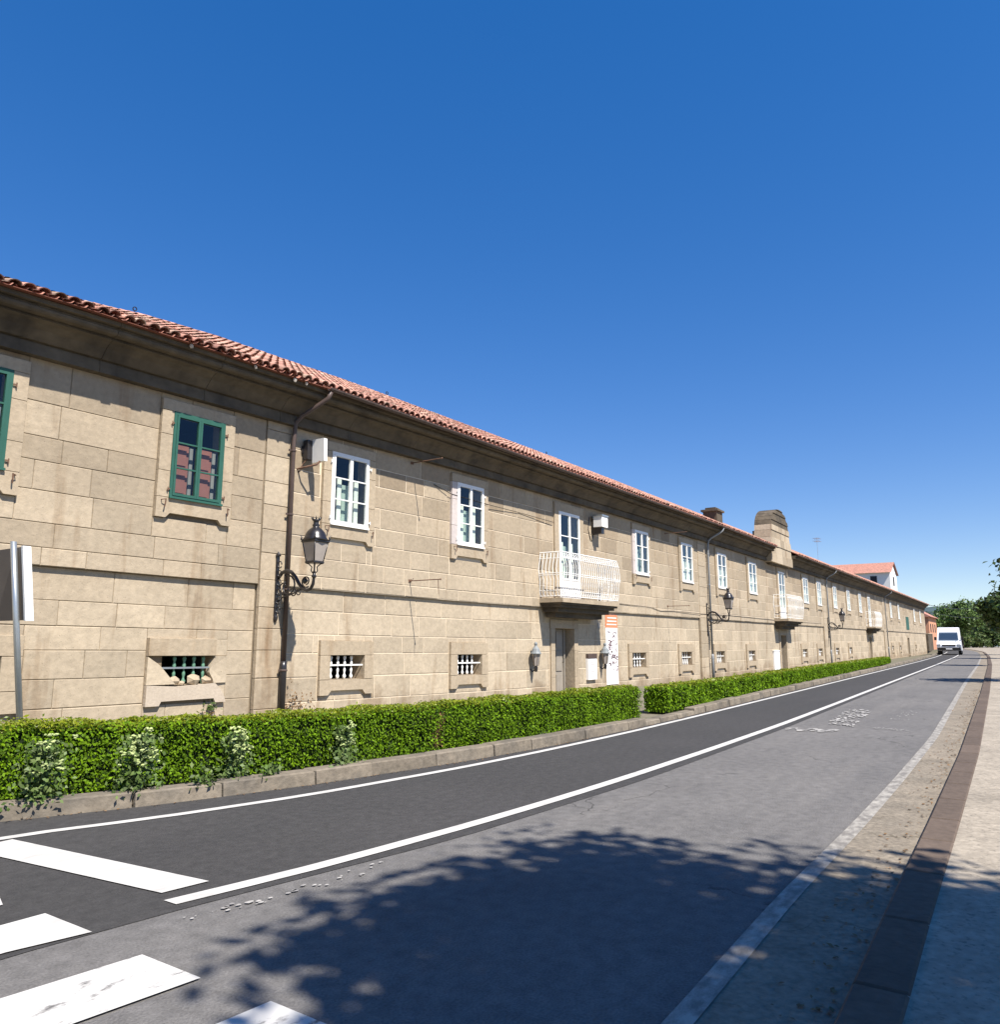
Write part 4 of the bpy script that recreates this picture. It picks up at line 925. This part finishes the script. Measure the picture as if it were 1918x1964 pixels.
# notices by the door
t = thing('notice_case', 'white notice case on the wall right of the street door', 'notice board', (24.2, WALL_L, .6))
b = MB(); b.box(23.86, 24.52, WALL_L - .09, WALL_L, .26, .98); b.build('panel', 'white_print', t, w=False)
b = MB(); b.box(23.86, 24.52, WALL_L - .10, WALL_L, .98, 1.14); b.build('hood', 'brown_pipe', t, w=False)
b = MB(); [b.box(24.0 + rr.uniform(0, .08), 24.42 - rr.uniform(0, .1), WALL_L - .093, WALL_L - .0905, .35 + i * .06, .365 + i * .06) for i in range(9)]; b.build('print_lines', 'sign_back', t, w=False)
t = thing('notice_case', 'white panel low on the wall by the door under the second balcony', 'notice board', (48.8, WALL_L, .3))
b = MB(); b.box(48.1, 49.4, WALL_L - .08, WALL_L, -.15, .95); b.box(48.05, 49.45, WALL_L - .1, WALL_L, .95, 1.0); b.build('panel', 'white_print', t, w=False)
t = thing('banner', 'tall white banner with orange head and dark scribbled print right of the door', 'banner', (25.9, WALL_L, .1))
b = MB(); b.box(25.42, 26.40, WALL_L - .02, WALL_L - .004, .02, 2.06); b.build('sheet', 'white_print', t, w=False)
b = MB(); b.box(25.42, 26.40, WALL_L - .022, WALL_L - .002, 2.06, 2.52); b.build('orange_head', 'orange_print', t, w=False)
b = MB(); [b.box(25.5 + .03 * i, 26.32, WALL_L - .025, WALL_L - .0225, 2.16 + .12 * i, 2.20 + .12 * i) for i in range(3)]; b.build('head_lines', 'white_print', t, w=False)
b = MB(); q = random.Random(8)
for i in range(46):
    z_ = .5 + q.random() * 1.38; xx_ = 25.55 + q.random() * .7 + (.1 if z_ < 1.2 else 0); n = 5
    p0 = Vector((xx_, WALL_L - .026, z_)); pts = [p0]
    for j in range(n): pts.append(pts[-1] + Vector((q.uniform(-.09, .09), 0, q.uniform(-.05, .04))))
    for a, c in zip(pts[:-1], pts[1:]):
        d = (c - a); nn = Vector((-d.z, 0, d.x)).normalized() * q.uniform(.006, .018)
        b.quad(tuple(a - nn), tuple(c - nn), tuple(c + nn), tuple(a + nn))
stuff(b.build('print_marks', 'print_marks', t, w=False))
b = MB(); b.box(25.0 - .22, 25.0 - .02, WALL_L - .015, WALL_L, 2.02, 2.22); b.box(24.84, 24.92, WALL_L - .018, WALL_L - .0155, 2.06, 2.18); tag(b.build('house_plate', 'sign_back', w=False), 'small grey plate on the shaded wall above the notice case', 'plate')

# sign on a post seen from the edge, behind the hedge
t = thing('road_sign', 'grey backed box sign on a steel post at the left edge behind the hedge', 'sign', (4.2, 9.5, .06))
def lean(b): b.v[:] = [(px - (pz - .06) * .13, py, pz) for px, py, pz in b.v]
b = MB(); b.tube([(4.42, 9.5, .06), (4.42, 9.5, 1.8), (4.42, 9.5, 2.72)], .034, 12); lean(b); b.build('post', 'steel', t, w=False, smooth=True)
b = MB(); b.box(4.475, 4.545, 9.42, 10.25, 1.83, 2.66); lean(b); b.build('panel', 'sign_dark', t, w=False)
b = MB(); b.box(4.465, 4.555, 9.38, 9.42, 1.82, 2.67); lean(b); b.build('edge_trim', 'white_paint', t, w=False)
b = MB(); b.box(4.465, 4.555, 10.25, 10.29, 1.82, 2.67); lean(b); b.build('edge_trim', 'white_paint', t, w=False)

# ------------------------------------------------------------------ hedges
T_HF = [(-2, 8.9), (3.6, 8.12), (5.2, 7.62), (7.1, 7.12), (8.6, 6.78), (11, 6.5), (14.4, 6.38), (16, 6.40), (25.7, 6.62), (59, 7.5), (62, 7.6)]
T_HB = [(-2, 9.4), (3.6, 8.62), (5.2, 8.12), (7.1, 7.62), (8.6, 7.25), (11, 6.97), (14.4, 6.85), (16, 6.86), (25.7, 7.1), (59, 8.0), (62, 8.1)]
T_HZ = [(-2, .86), (3.6, .77), (6, .70), (10.5, .69), (14.5, .68), (15.7, .60), (20, .56), (28, .55), (45, .50), (62, .45)]
ip = lambda T, x: np.interp(x, [a for a, _ in T], [c for _, c in T])
def hedge(x0, x1, dens, size, label, bare=None):
    t = thing('hedge', label, 'hedge', (x0, float(ip(T_HF, x0)), .1))
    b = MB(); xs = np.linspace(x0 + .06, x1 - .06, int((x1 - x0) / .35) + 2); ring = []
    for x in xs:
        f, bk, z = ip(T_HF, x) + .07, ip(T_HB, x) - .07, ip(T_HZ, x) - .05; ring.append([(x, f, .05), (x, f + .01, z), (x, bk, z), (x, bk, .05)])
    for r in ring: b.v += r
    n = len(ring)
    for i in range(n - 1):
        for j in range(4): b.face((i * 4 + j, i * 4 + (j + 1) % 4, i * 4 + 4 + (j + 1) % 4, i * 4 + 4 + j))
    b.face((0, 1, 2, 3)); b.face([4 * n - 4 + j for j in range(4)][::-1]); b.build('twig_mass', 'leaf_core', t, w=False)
    def pts(nn, kind):
        x = rng.uniform(x0, x1, nn)
        f, bk, z = ip(T_HF, x), ip(T_HB, x), ip(T_HZ, x); u = rng.uniform(0, 1, nn)
        bumpn = .02 * np.sin(x * 5.1) + .015 * np.sin(x * 11.7 + 1) + .02 * np.sin(x * 2.3 + u * 5)
        if kind == 'front':
            zz = .10 + (z - .08) * u; round_ = np.clip((u - .9) / .1, 0, 1) ** 2 * .06
            P = np.stack([x, f + round_ + bumpn - rng.uniform(-.06, .03, nn) - .02, zz], 1); N = np.tile([0, -1, .45], (nn, 1)).astype(float)
        elif kind == 'top':
            P = np.stack([x, f + (bk - f) * u, z + bumpn * .7 + rng.uniform(-.05, .035, nn) ** 1], 1); N = np.tile([0, -.2, 1], (nn, 1)).astype(float)
        elif kind == 'back':
            P = np.stack([x, bk + bumpn, .1 + (z - .1) * u], 1); N = np.tile([0, 1, .3], (nn, 1)).astype(float)
        else:
            e = x0 if kind == 'e0' else x1; s_ = -1 if kind == 'e0' else 1
            P = np.stack([np.full(nn, e) + rng.uniform(-.05, .05, nn) + s_ * -.02, ip(T_HF, e) + (ip(T_HB, e) - ip(T_HF, e)) * u, .1 + rng.uniform(0, 1, nn) * (ip(T_HZ, e) - .1)], 1); N = np.tile([s_, 0, .3], (nn, 1)).astype(float)
        return P, N
    A = (x1 - x0)
    P, N = pts(int(A * .62 * dens), 'front')
    if bare is not None:
        d = np.exp(-((P[:, 0] - bare - .25 * (P[:, 2] - .4)) / .09) ** 2); keep = rng.uniform(0, 1, len(P)) > d * .75; P, N = P[keep], N[keep]
    hue = np.clip(1.15 - P[:, 2] / .75 + rng.normal(0, .3, len(P)), 0, 1) if False else np.clip(rng.normal(.35, .3, len(P)), 0, 1)
    stuff(leaves('foliage', 'leaf_hedge', P, N, size, t, hue=hue))
    P, N = pts(int(A * .9 * dens * .8), 'top'); stuff(leaves('foliage_top', 'leaf_top', P, N, size, t, jit=1.0))
    P2, N2 = pts(int(A * .25 * dens), 'back'); stuff(leaves('foliage_back', 'leaf_hedge', P2, N2, size * 1.3, t))
    for e in ('e0', 'e1'):
        P2, N2 = pts(int(.6 * dens), e); stuff(leaves('foliage_end', 'leaf_hedge', P2, N2, size, t))
    # stray upright sprigs along the top
    nn = int(A * 26); P, N = pts(nn, 'top'); P[:, 2] += rng.uniform(.0, .035, nn); N[:] = rng.normal(0, 1, (nn, 3)); stuff(leaves('sprigs', 'leaf_top', P, N, size, t, aspect=2.4))
    if bare is not None:
        nn = 260; x = bare + rng.normal(0, .07, nn); zz = rng.uniform(.15, .6, nn); P = np.stack([x + .25 * (zz - .4), ip(T_HF, x) - .0 + rng.uniform(-.01, .06, nn), zz], 1)
        stuff(leaves('dry_leaves', 'leaf_dry', P, np.tile([0., -1, 0], (nn, 1)), size, t))
    return t
hedge(-1.5, 14.35, 3900, .0215, 'near clipped green hedge ending at the gap by the street door', bare=8.55)
hedge(15.75, 58.5, 1300, .036, 'far clipped green hedge running on beyond the gap')

# flowering shrubs pushing out in front of the hedge
def flower_shrub(x, y, h, wd, nfl, label, seed, pale=.5):
    q = np.random.default_rng(seed); t = thing('flowering_shrub', label, 'shrub', (x, y, .12), 'pale flowering shrubs in front of the hedge')
    b = MB()
    for i in range(7):
        a = q.uniform(-1, 1) * wd * .7; c = q.uniform(-.5, .5) * wd * .3; hh = h * q.uniform(.6, .95)
        b.tube([(x + a * .2, y + .12, .08), (x + a * .6, y + .05 + c * .5, .1 + hh * .5), (x + a, y + c, .12 + hh)], [.009, .006, .003], 4)
    b.build('stem', 'leaf_shrub', t, w=False)
    n = int(900 * wd * h / .2); u = q.uniform(0, 1, n) ** .8
    P = np.stack([x + q.normal(0, wd * .42, n) * (1.15 - .5 * u), y + .02 + q.normal(0, .07, n), .10 + h * u * .92], 1); N = np.tile([0., -1, .6], (n, 1))
    stuff(leaves('foliage', 'leaf_shrub', P, N, .029, t, jit=1.2))
    b = MB(); qq = random.Random(seed)
    for i in range(nfl):
        uu = qq.uniform(.42, 1.0); px = x + qq.gauss(0, wd * .38) * (1.2 - .45 * uu); pz = .12 + h * uu; py = y - .06 + qq.uniform(-.05, .06); b.tone = qq.random()
        for k_ in range(5): b.blob((px + qq.gauss(0, .014), py + qq.gauss(0, .01), pz + qq.gauss(0, .010)), qq.uniform(.010, .017), i * 7 + k_, (1.2, 1, .8))
    stuff(b.build('blossoms', 'blossom', t, w=False))
flower_shrub(3.74, 7.62, .62, .26, 16, 'leafy shrub with few pale heads at the left edge of the hedge', 1)
flower_shrub(4.52, 7.36, .62, .26, 40, 'fullest pale flowering shrub, second from the left before the hedge', 2)
flower_shrub(5.50, 7.14, .56, .20, 36, 'pale flowering shrub third from the left, tall and narrow', 3)
flower_shrub(6.95, 6.98, .50, .17, 16, 'thin sparse flowering shrub furthest right before the hedge', 4)
def weed(x, y, z, s_, n, label, m='leaf_shrub', seed=1, up=1):
    q = np.random.default_rng(seed); P = np.stack([x + q.normal(0, s_ * .4, n), y + q.normal(0, s_ * .12, n) - s_ * .1, z + np.abs(q.normal(0, s_ * .45, n)) * up], 1)
    t = thing('weed', label, 'weed', (x, y, z)); o = stuff(leaves('foliage', m, P, np.tile([0., -1, .5], (n, 1)), min(s_ * .22, .032), t, jit=1.3)); return t
weed(8.97, WALL_L - .03, .34, .16, 70, 'small green weed rooted in the wall under the broken window', seed=3)
weed(8.95, WALL_L - .03, .30, .12, 24, 'dried brown stalks below the weed on the wall', 'leaf_dry', 4, -1)
weed(10.95, WALL_L - .05, .1, .55, 170, 'dry straggling climber on the wall right of the downpipe foot', 'leaf_dry', 5)
weed(10.75, 6.42, .03, .16, 90, 'grass tuft growing at the kerb foot below the balcony', 'leaf_shrub', 6)
weed(5.8, 6.95, .12, .20, 80, 'low weeds spilling over the kerb by the third shrub', 'leaf_shrub', 7)
weed(6.75, 6.8, .12, .26, 120, 'low weeds spilling over the kerb by the last shrub', 'leaf_shrub', 8)
weed(5.1, 7.12, .12, .22, 110, 'low weeds between the second and third shrubs', 'leaf_shrub', 9)
weed(19.5, 6.48, .03, .15, 50, 'grass tuft at the kerb foot by the start of the far hedge', 'leaf_shrub', 10)

# ------------------------------------------------------------------ trees on the right-hand pavement
def tree(x, y, h, cr, label, n, size, seed, group='street trees on the right pavement', z0=.08, trunk_h=None, m='leaf_tree', ncl=40, flat=.75, cxy=(0, 0), spread=.26):
    q = np.random.default_rng(seed); qq = random.Random(seed)
    t = thing('street_tree', label, 'tree', (x, y, z0), group)
    th = trunk_h or h * .4; cz = h - cr * flat; C0 = np.array([x + cxy[0], y + cxy[1], cz])
    b = MB(); r0 = h * .022
    top = (x + cxy[0] * .6, y + cxy[1] * .6, cz)
    b.tube([(x, y, z0 - .05), (x + .02, y, z0 + .4), (x + cxy[0] * .1, y + cxy[1] * .1, th * .6), (x + cxy[0] * .25, y + cxy[1] * .25, th), top], [r0 * 1.35, r0, r0 * .9, r0 * .8, r0 * .3], 9)
    b.build('trunk', 'bark', t, w=False, smooth=True)
    cl = []
    for i in range(ncl):
        d = q.normal(0, 1, 3); d /= np.linalg.norm(d); rad = q.uniform(.35, 1.0) ** .6
        cl.append(C0 + d * np.array([cr, cr, cr * flat]) * rad)
    for i in range(9):
        c = cl[i * (ncl // 9)]; b = MB(); s0 = Vector((x + cxy[0] * .25, y + cxy[1] * .25, th * qq.uniform(.85, 1.05))); e = Vector(c); mdl = s0.lerp(e, .5) + Vector((0, 0, .25 * (h / 8)))
        b.tube([s0, mdl, e], [r0 * .5, r0 * .3, r0 * .08], 6); b.build('limb', 'bark', t, w=False, smooth=True)
    idx = q.integers(0, ncl, n); rad = cr * spread * q.uniform(.6, 1.5, ncl)[idx]
    P = np.array(cl)[idx] + q.normal(0, 1, (n, 3)) * rad[:, None] * np.array([.62, .62, .5]); N = P - C0; N /= np.linalg.norm(N, axis=1)[:, None] + 1e-6; N[:, 2] += .4
    P[:, 2] = np.maximum(P[:, 2], th * .7)
    stuff(leaves('crown', m, P, N, size, t, jit=1.2)); return t
tree(2.5, -4.0, 9.0, 2.1, 'tall leafy tree beside the camera that shades the road', 8200, .13, 11, ncl=46, spread=.25)
tree(1.45, -3.0, 8.3, 1.1, 'slender young tree beside the camera with a narrow crown', 2300, .12, 31, ncl=24, cxy=(.5, .45))
tree(2.0, -6.0, 8.6, 1.8, 'second leafy tree beside the camera set back from the kerb', 4600, .13, 12, ncl=36)
tree(-1.0, -5.2, 8.6, 2.2, 'leafy tree behind the camera at the pavement back', 4500, .13, 14, ncl=36)
tree(36, -1.6, 5.2, 2.0, 'low round tree shading the right pavement', 5000, .14, 13, ncl=24)
tree(58, .75, 4.3, 1.1, 'dark tree cut by the right edge of the view', 7000, .16, 15, ncl=30)
tree(80, .5, 5.2, 1.7, 'second dark tree along the right pavement', 7000, .18, 16, ncl=30)
tree(100, 1.0, 5.6, 1.9, 'third dark tree along the right pavement', 6000, .2, 17, ncl=30)
tree(176, 9.5, 8.8, 3.6, 'bright green tree where the road bends behind the van', 9000, .3, 18, m='leaf_far', group='far trees at the bend', ncl=40)
tree(168, 15.5, 6.6, 2.6, 'green tree behind the orange house', 5000, .3, 19, m='leaf_far', group='far trees at the bend', ncl=30)
tree(205, 5.5, 6.2, 3.0, 'dark green tree right of the road bend', 7000, .34, 20, group='far trees at the bend', ncl=36)
tree(225, 11.5, 6.8, 3.4, 'low dark tree closing the road far off', 6000, .36, 21, group='far trees at the bend', ncl=30)

for k_, (bx, by, lab) in enumerate(((190, 10.5, 'dark bush left in the row closing the far bend'), (196, 7.5, 'dark bush in the middle of the row closing the far bend'), (200, 4.2, 'dark bush right in the row at the right edge of the view'), (212, 13.5, 'dark bush behind the van at the far bend'))):
    tree(bx, by, 3.0, 2.3, lab, 2600, .3, 40 + k_, group='bushes at the far bend', trunk_h=.4, z0=-.6, ncl=16, flat=.6)

# ------------------------------------------------------------------ far houses, van, wires, hills
t = thing('far_house', 'white gabled house with red roof showing above the building', 'house', (215, 30, 0))
b = MB(); b.box(215, 228, 26, 50, 0, 18.9); b.add([(215.01, 26.0, 18.85), (227.99, 26.0, 18.85), (221.5, 26.0, 21.5), (215.01, 50, 18.85), (227.99, 50, 18.85), (221.5, 50, 21.5)], [(0, 1, 2), (3, 5, 4)]); hw = b.build('wall', 'render_white', t, w=False)
b = MB(); b.add([(214.3, 25.5, 18.6), (214.3, 50.5, 18.6), (221.5, 50.5, 21.7), (221.5, 25.5, 21.7), (228.7, 50.5, 18.6), (228.7, 25.5, 18.6)], [(0, 3, 2, 1), (3, 5, 4, 2)]); b.build('roof', 'tile', t, w=False)
for y_ in (29, 33, 37, 41, 45):
    b = MB(); b.box(214.9, 215.0, y_, y_ + 1.5, 15.6, 17.8); b.build('window', 'room_dark', hw, w=False)
b = MB(); b.box(220.5, 222.3, 25.9, 26.0, 15.6, 17.8); b.build('window', 'room_dark', hw, w=False)
t = thing('far_house', 'small orange house at the end of the building', 'house', (160, 15, 0))
b = MB(); b.box(148, 162, 12.6, 20, -.1, 5.6); hw = b.build('wall', 'render_orange', t, w=False)
b = MB(); b.add([(147.5, 12.1, 5.5), (162.5, 12.1, 5.5), (162.5, 16.3, 8.0), (147.5, 16.3, 8.0), (162.5, 20.5, 5.5), (147.5, 20.5, 5.5)], [(0, 1, 2, 3), (3, 2, 4, 5), (0, 3, 5), (1, 4, 2)]); b.build('roof', 'tile', t, w=False)
for x in (150, 154, 158): b = MB(); b.box(x, x + 1.1, 12.55, 12.62, 3.0, 4.4); b.build('window', 'room_dark', hw, w=False)
b = MB(); b.box(147.93, 148.0, 14, 15.2, 3.0, 4.4); b.build('window', 'room_dark', hw, w=False)
t = thing('garden_wall', 'grey stone garden wall beyond the end of the long building', 'wall', (141, 12.2, 0))
b = MB(); b.box(140.1, 147.9, 12.2, 12.5, -.1, 2.6); b.build('wall', 'stone_cornice', t, w=False)
b = MB(); b.box(140.1, 147.9, 12.12, 12.58, 2.6, 2.72); b.build('coping', 'stone_trim', t, w=False)
t = thing('far_house', 'pale house on the slope at the right edge', 'house', (300, 14, 3))
b = MB(); b.box(300, 312, 8, 16, 0, 8); b.build('wall', 'render_white', t, w=False)
b = MB(); b.add([(299, 7.4, 8), (313, 7.4, 8), (313, 12, 10.5), (299, 12, 10.5), (313, 16.6, 8), (299, 16.6, 8)], [(0, 1, 2, 3), (3, 2, 4, 5), (0, 3, 5), (1, 4, 2)]); b.build('roof', 'tile', t, w=False)

def van(x, y, ang):
    t = thing('parked_van', 'white high roofed van facing the camera far down the road', 'van', (x, y, 0)); t.rotation_euler = (0, 0, ang); t.scale = (1.2, 1.2, 1.2)
    # built with its nose towards -X around the origin
    prof = [(0.02, .45), (0.0, .75), (.08, .95), (.85, 1.18), (1.05, 1.28), (1.62, 2.05), (1.85, 2.45), (2.1, 2.55), (5.2, 2.58), (5.35, 2.45), (5.4, .5), (5.1, .38), (.3, .38)]
    def ext(b, pr, hw_, top_in=.12):
        k = len(b.v); n = len(pr)
        for s_ in (-1, 1):
            for px, pz in pr: b.v.append((px, s_ * (hw_ - top_in * max(0, (pz - 1.2) / 1.4)), pz))
        b.face([k + i for i in range(n)]); b.face([k + n + i for i in range(n)][::-1])
        for i in range(n): b.face((k + i, k + (i + 1) % n, k + n + (i + 1) % n, k + n + i))
    def fin(b, nm, m): 
        o = b.build(nm, m, None, w=False, org=(0, 0, 0)); o.parent = t; return o
    b = MB(); ext(b, prof, .98); body = fin(b, 'body', 'car_paint')
    b = MB(); b.quad((1.03, -.82, 1.33), (1.03, .82, 1.33), (1.60, .76, 2.08), (1.60, -.76, 2.08)); b.v[:] = [(px - .02, py, pz + .02) for px, py, pz in b.v]; fin(b, 'windscreen', 'car_glass')
    for s_ in (-1, 1):
        b = MB(); yy = s_ * .965; b.quad((1.35, yy, 1.35), (2.4, yy, 1.35), (2.4, s_ * .93, 2.05), (1.72, s_ * .93, 2.05)); fin(b, 'side_window', 'car_glass')
        b = MB(); b.box(-.01, .1, s_ * .8 - .13, s_ * .8 + .13, .78, .98); fin(b, 'headlight', 'steel')
        b = MB(); b.box(1.2, 1.35, s_ * 1.1 - .1, s_ * 1.1 + .1, 1.35, 1.65); fin(b, 'mirror', 'rubber')
        for wx in (.95, 4.4):
            b = MB(); b.tube([(wx, s_ * .72, .34), (wx, s_ * .97, .34)], .34, 14); o = fin(b, 'wheel', 'rubber')
            b = MB(); b.tube([(wx, s_ * .96, .34), (wx, s_ * .985, .34)], .19, 10); o2 = fin(b, 'hubcap', 'steel')
    b = MB(); b.box(-.02, .06, -.55, .55, .80, .93); fin(b, 'grille', 'rubber')
    b = MB(); b.box(-.06, .12, -.95, .95, .42, .68); fin(b, 'bumper', 'rubber')
    b = MB(); b.box(-.075, -.06, -.26, .26, .5, .61); fin(b, 'number_plate', 'white_print')
    return t
van(100, 6.75, R(2))
b = MB(); P = []
for k_ in range(25):
    u = k_ / 24; P.append((140 + 20 * u, 13.2 - 12 * u, 7.6 - 1.2 * math.sin(math.pi * u) + .8 * u))
b.tube(P, .035, 4); tag(b.build('overhead_wire', 'black_iron', w=False), 'upper overhead wire from the building end across the road', 'wire')
b = MB(); P = []
for k_ in range(25):
    u = k_ / 24; P.append((140 + 28 * u, 13.0 - 12.5 * u, 6.4 - 1.0 * math.sin(math.pi * u)))
b.tube(P, .03, 4); tag(b.build('overhead_wire', 'black_iron', w=False), 'lower overhead wire from the building end across the road', 'wire')
# wooded hills
b = MB(); nx, ny = 90, 26
for i in range(nx):
    for j in range(ny):
        a = R(-35 + 95 * i / (nx - 1)); d = 260 + 45 * j
        h = 29 * math.sin(math.pi * min(1, j / (ny - 1) * 1.2) * .55) ** 1.3 * (.75 + .35 * math.sin(a * 6 + 2.2) + .2 * math.sin(a * 15)) * (1 + .9 * math.exp(-((a + .06) / .10) ** 2))
        h += noise.noise(Vector((d * .02, a * 14, 0))) * 6 + noise.noise(Vector((d * .09, a * 70, 3))) * 3.5
        b.v.append((d * math.cos(a), d * math.sin(a), max(h, 0) * (1 if j else 0) - (1 if j == 0 else 0)))
for i in range(nx - 1):
    for j in range(ny - 1): b.face((i * ny + j, i * ny + j + 1, (i + 1) * ny + j + 1, (i + 1) * ny + j))
struct(b.build('hills', 'hill', w=False, smooth=True))
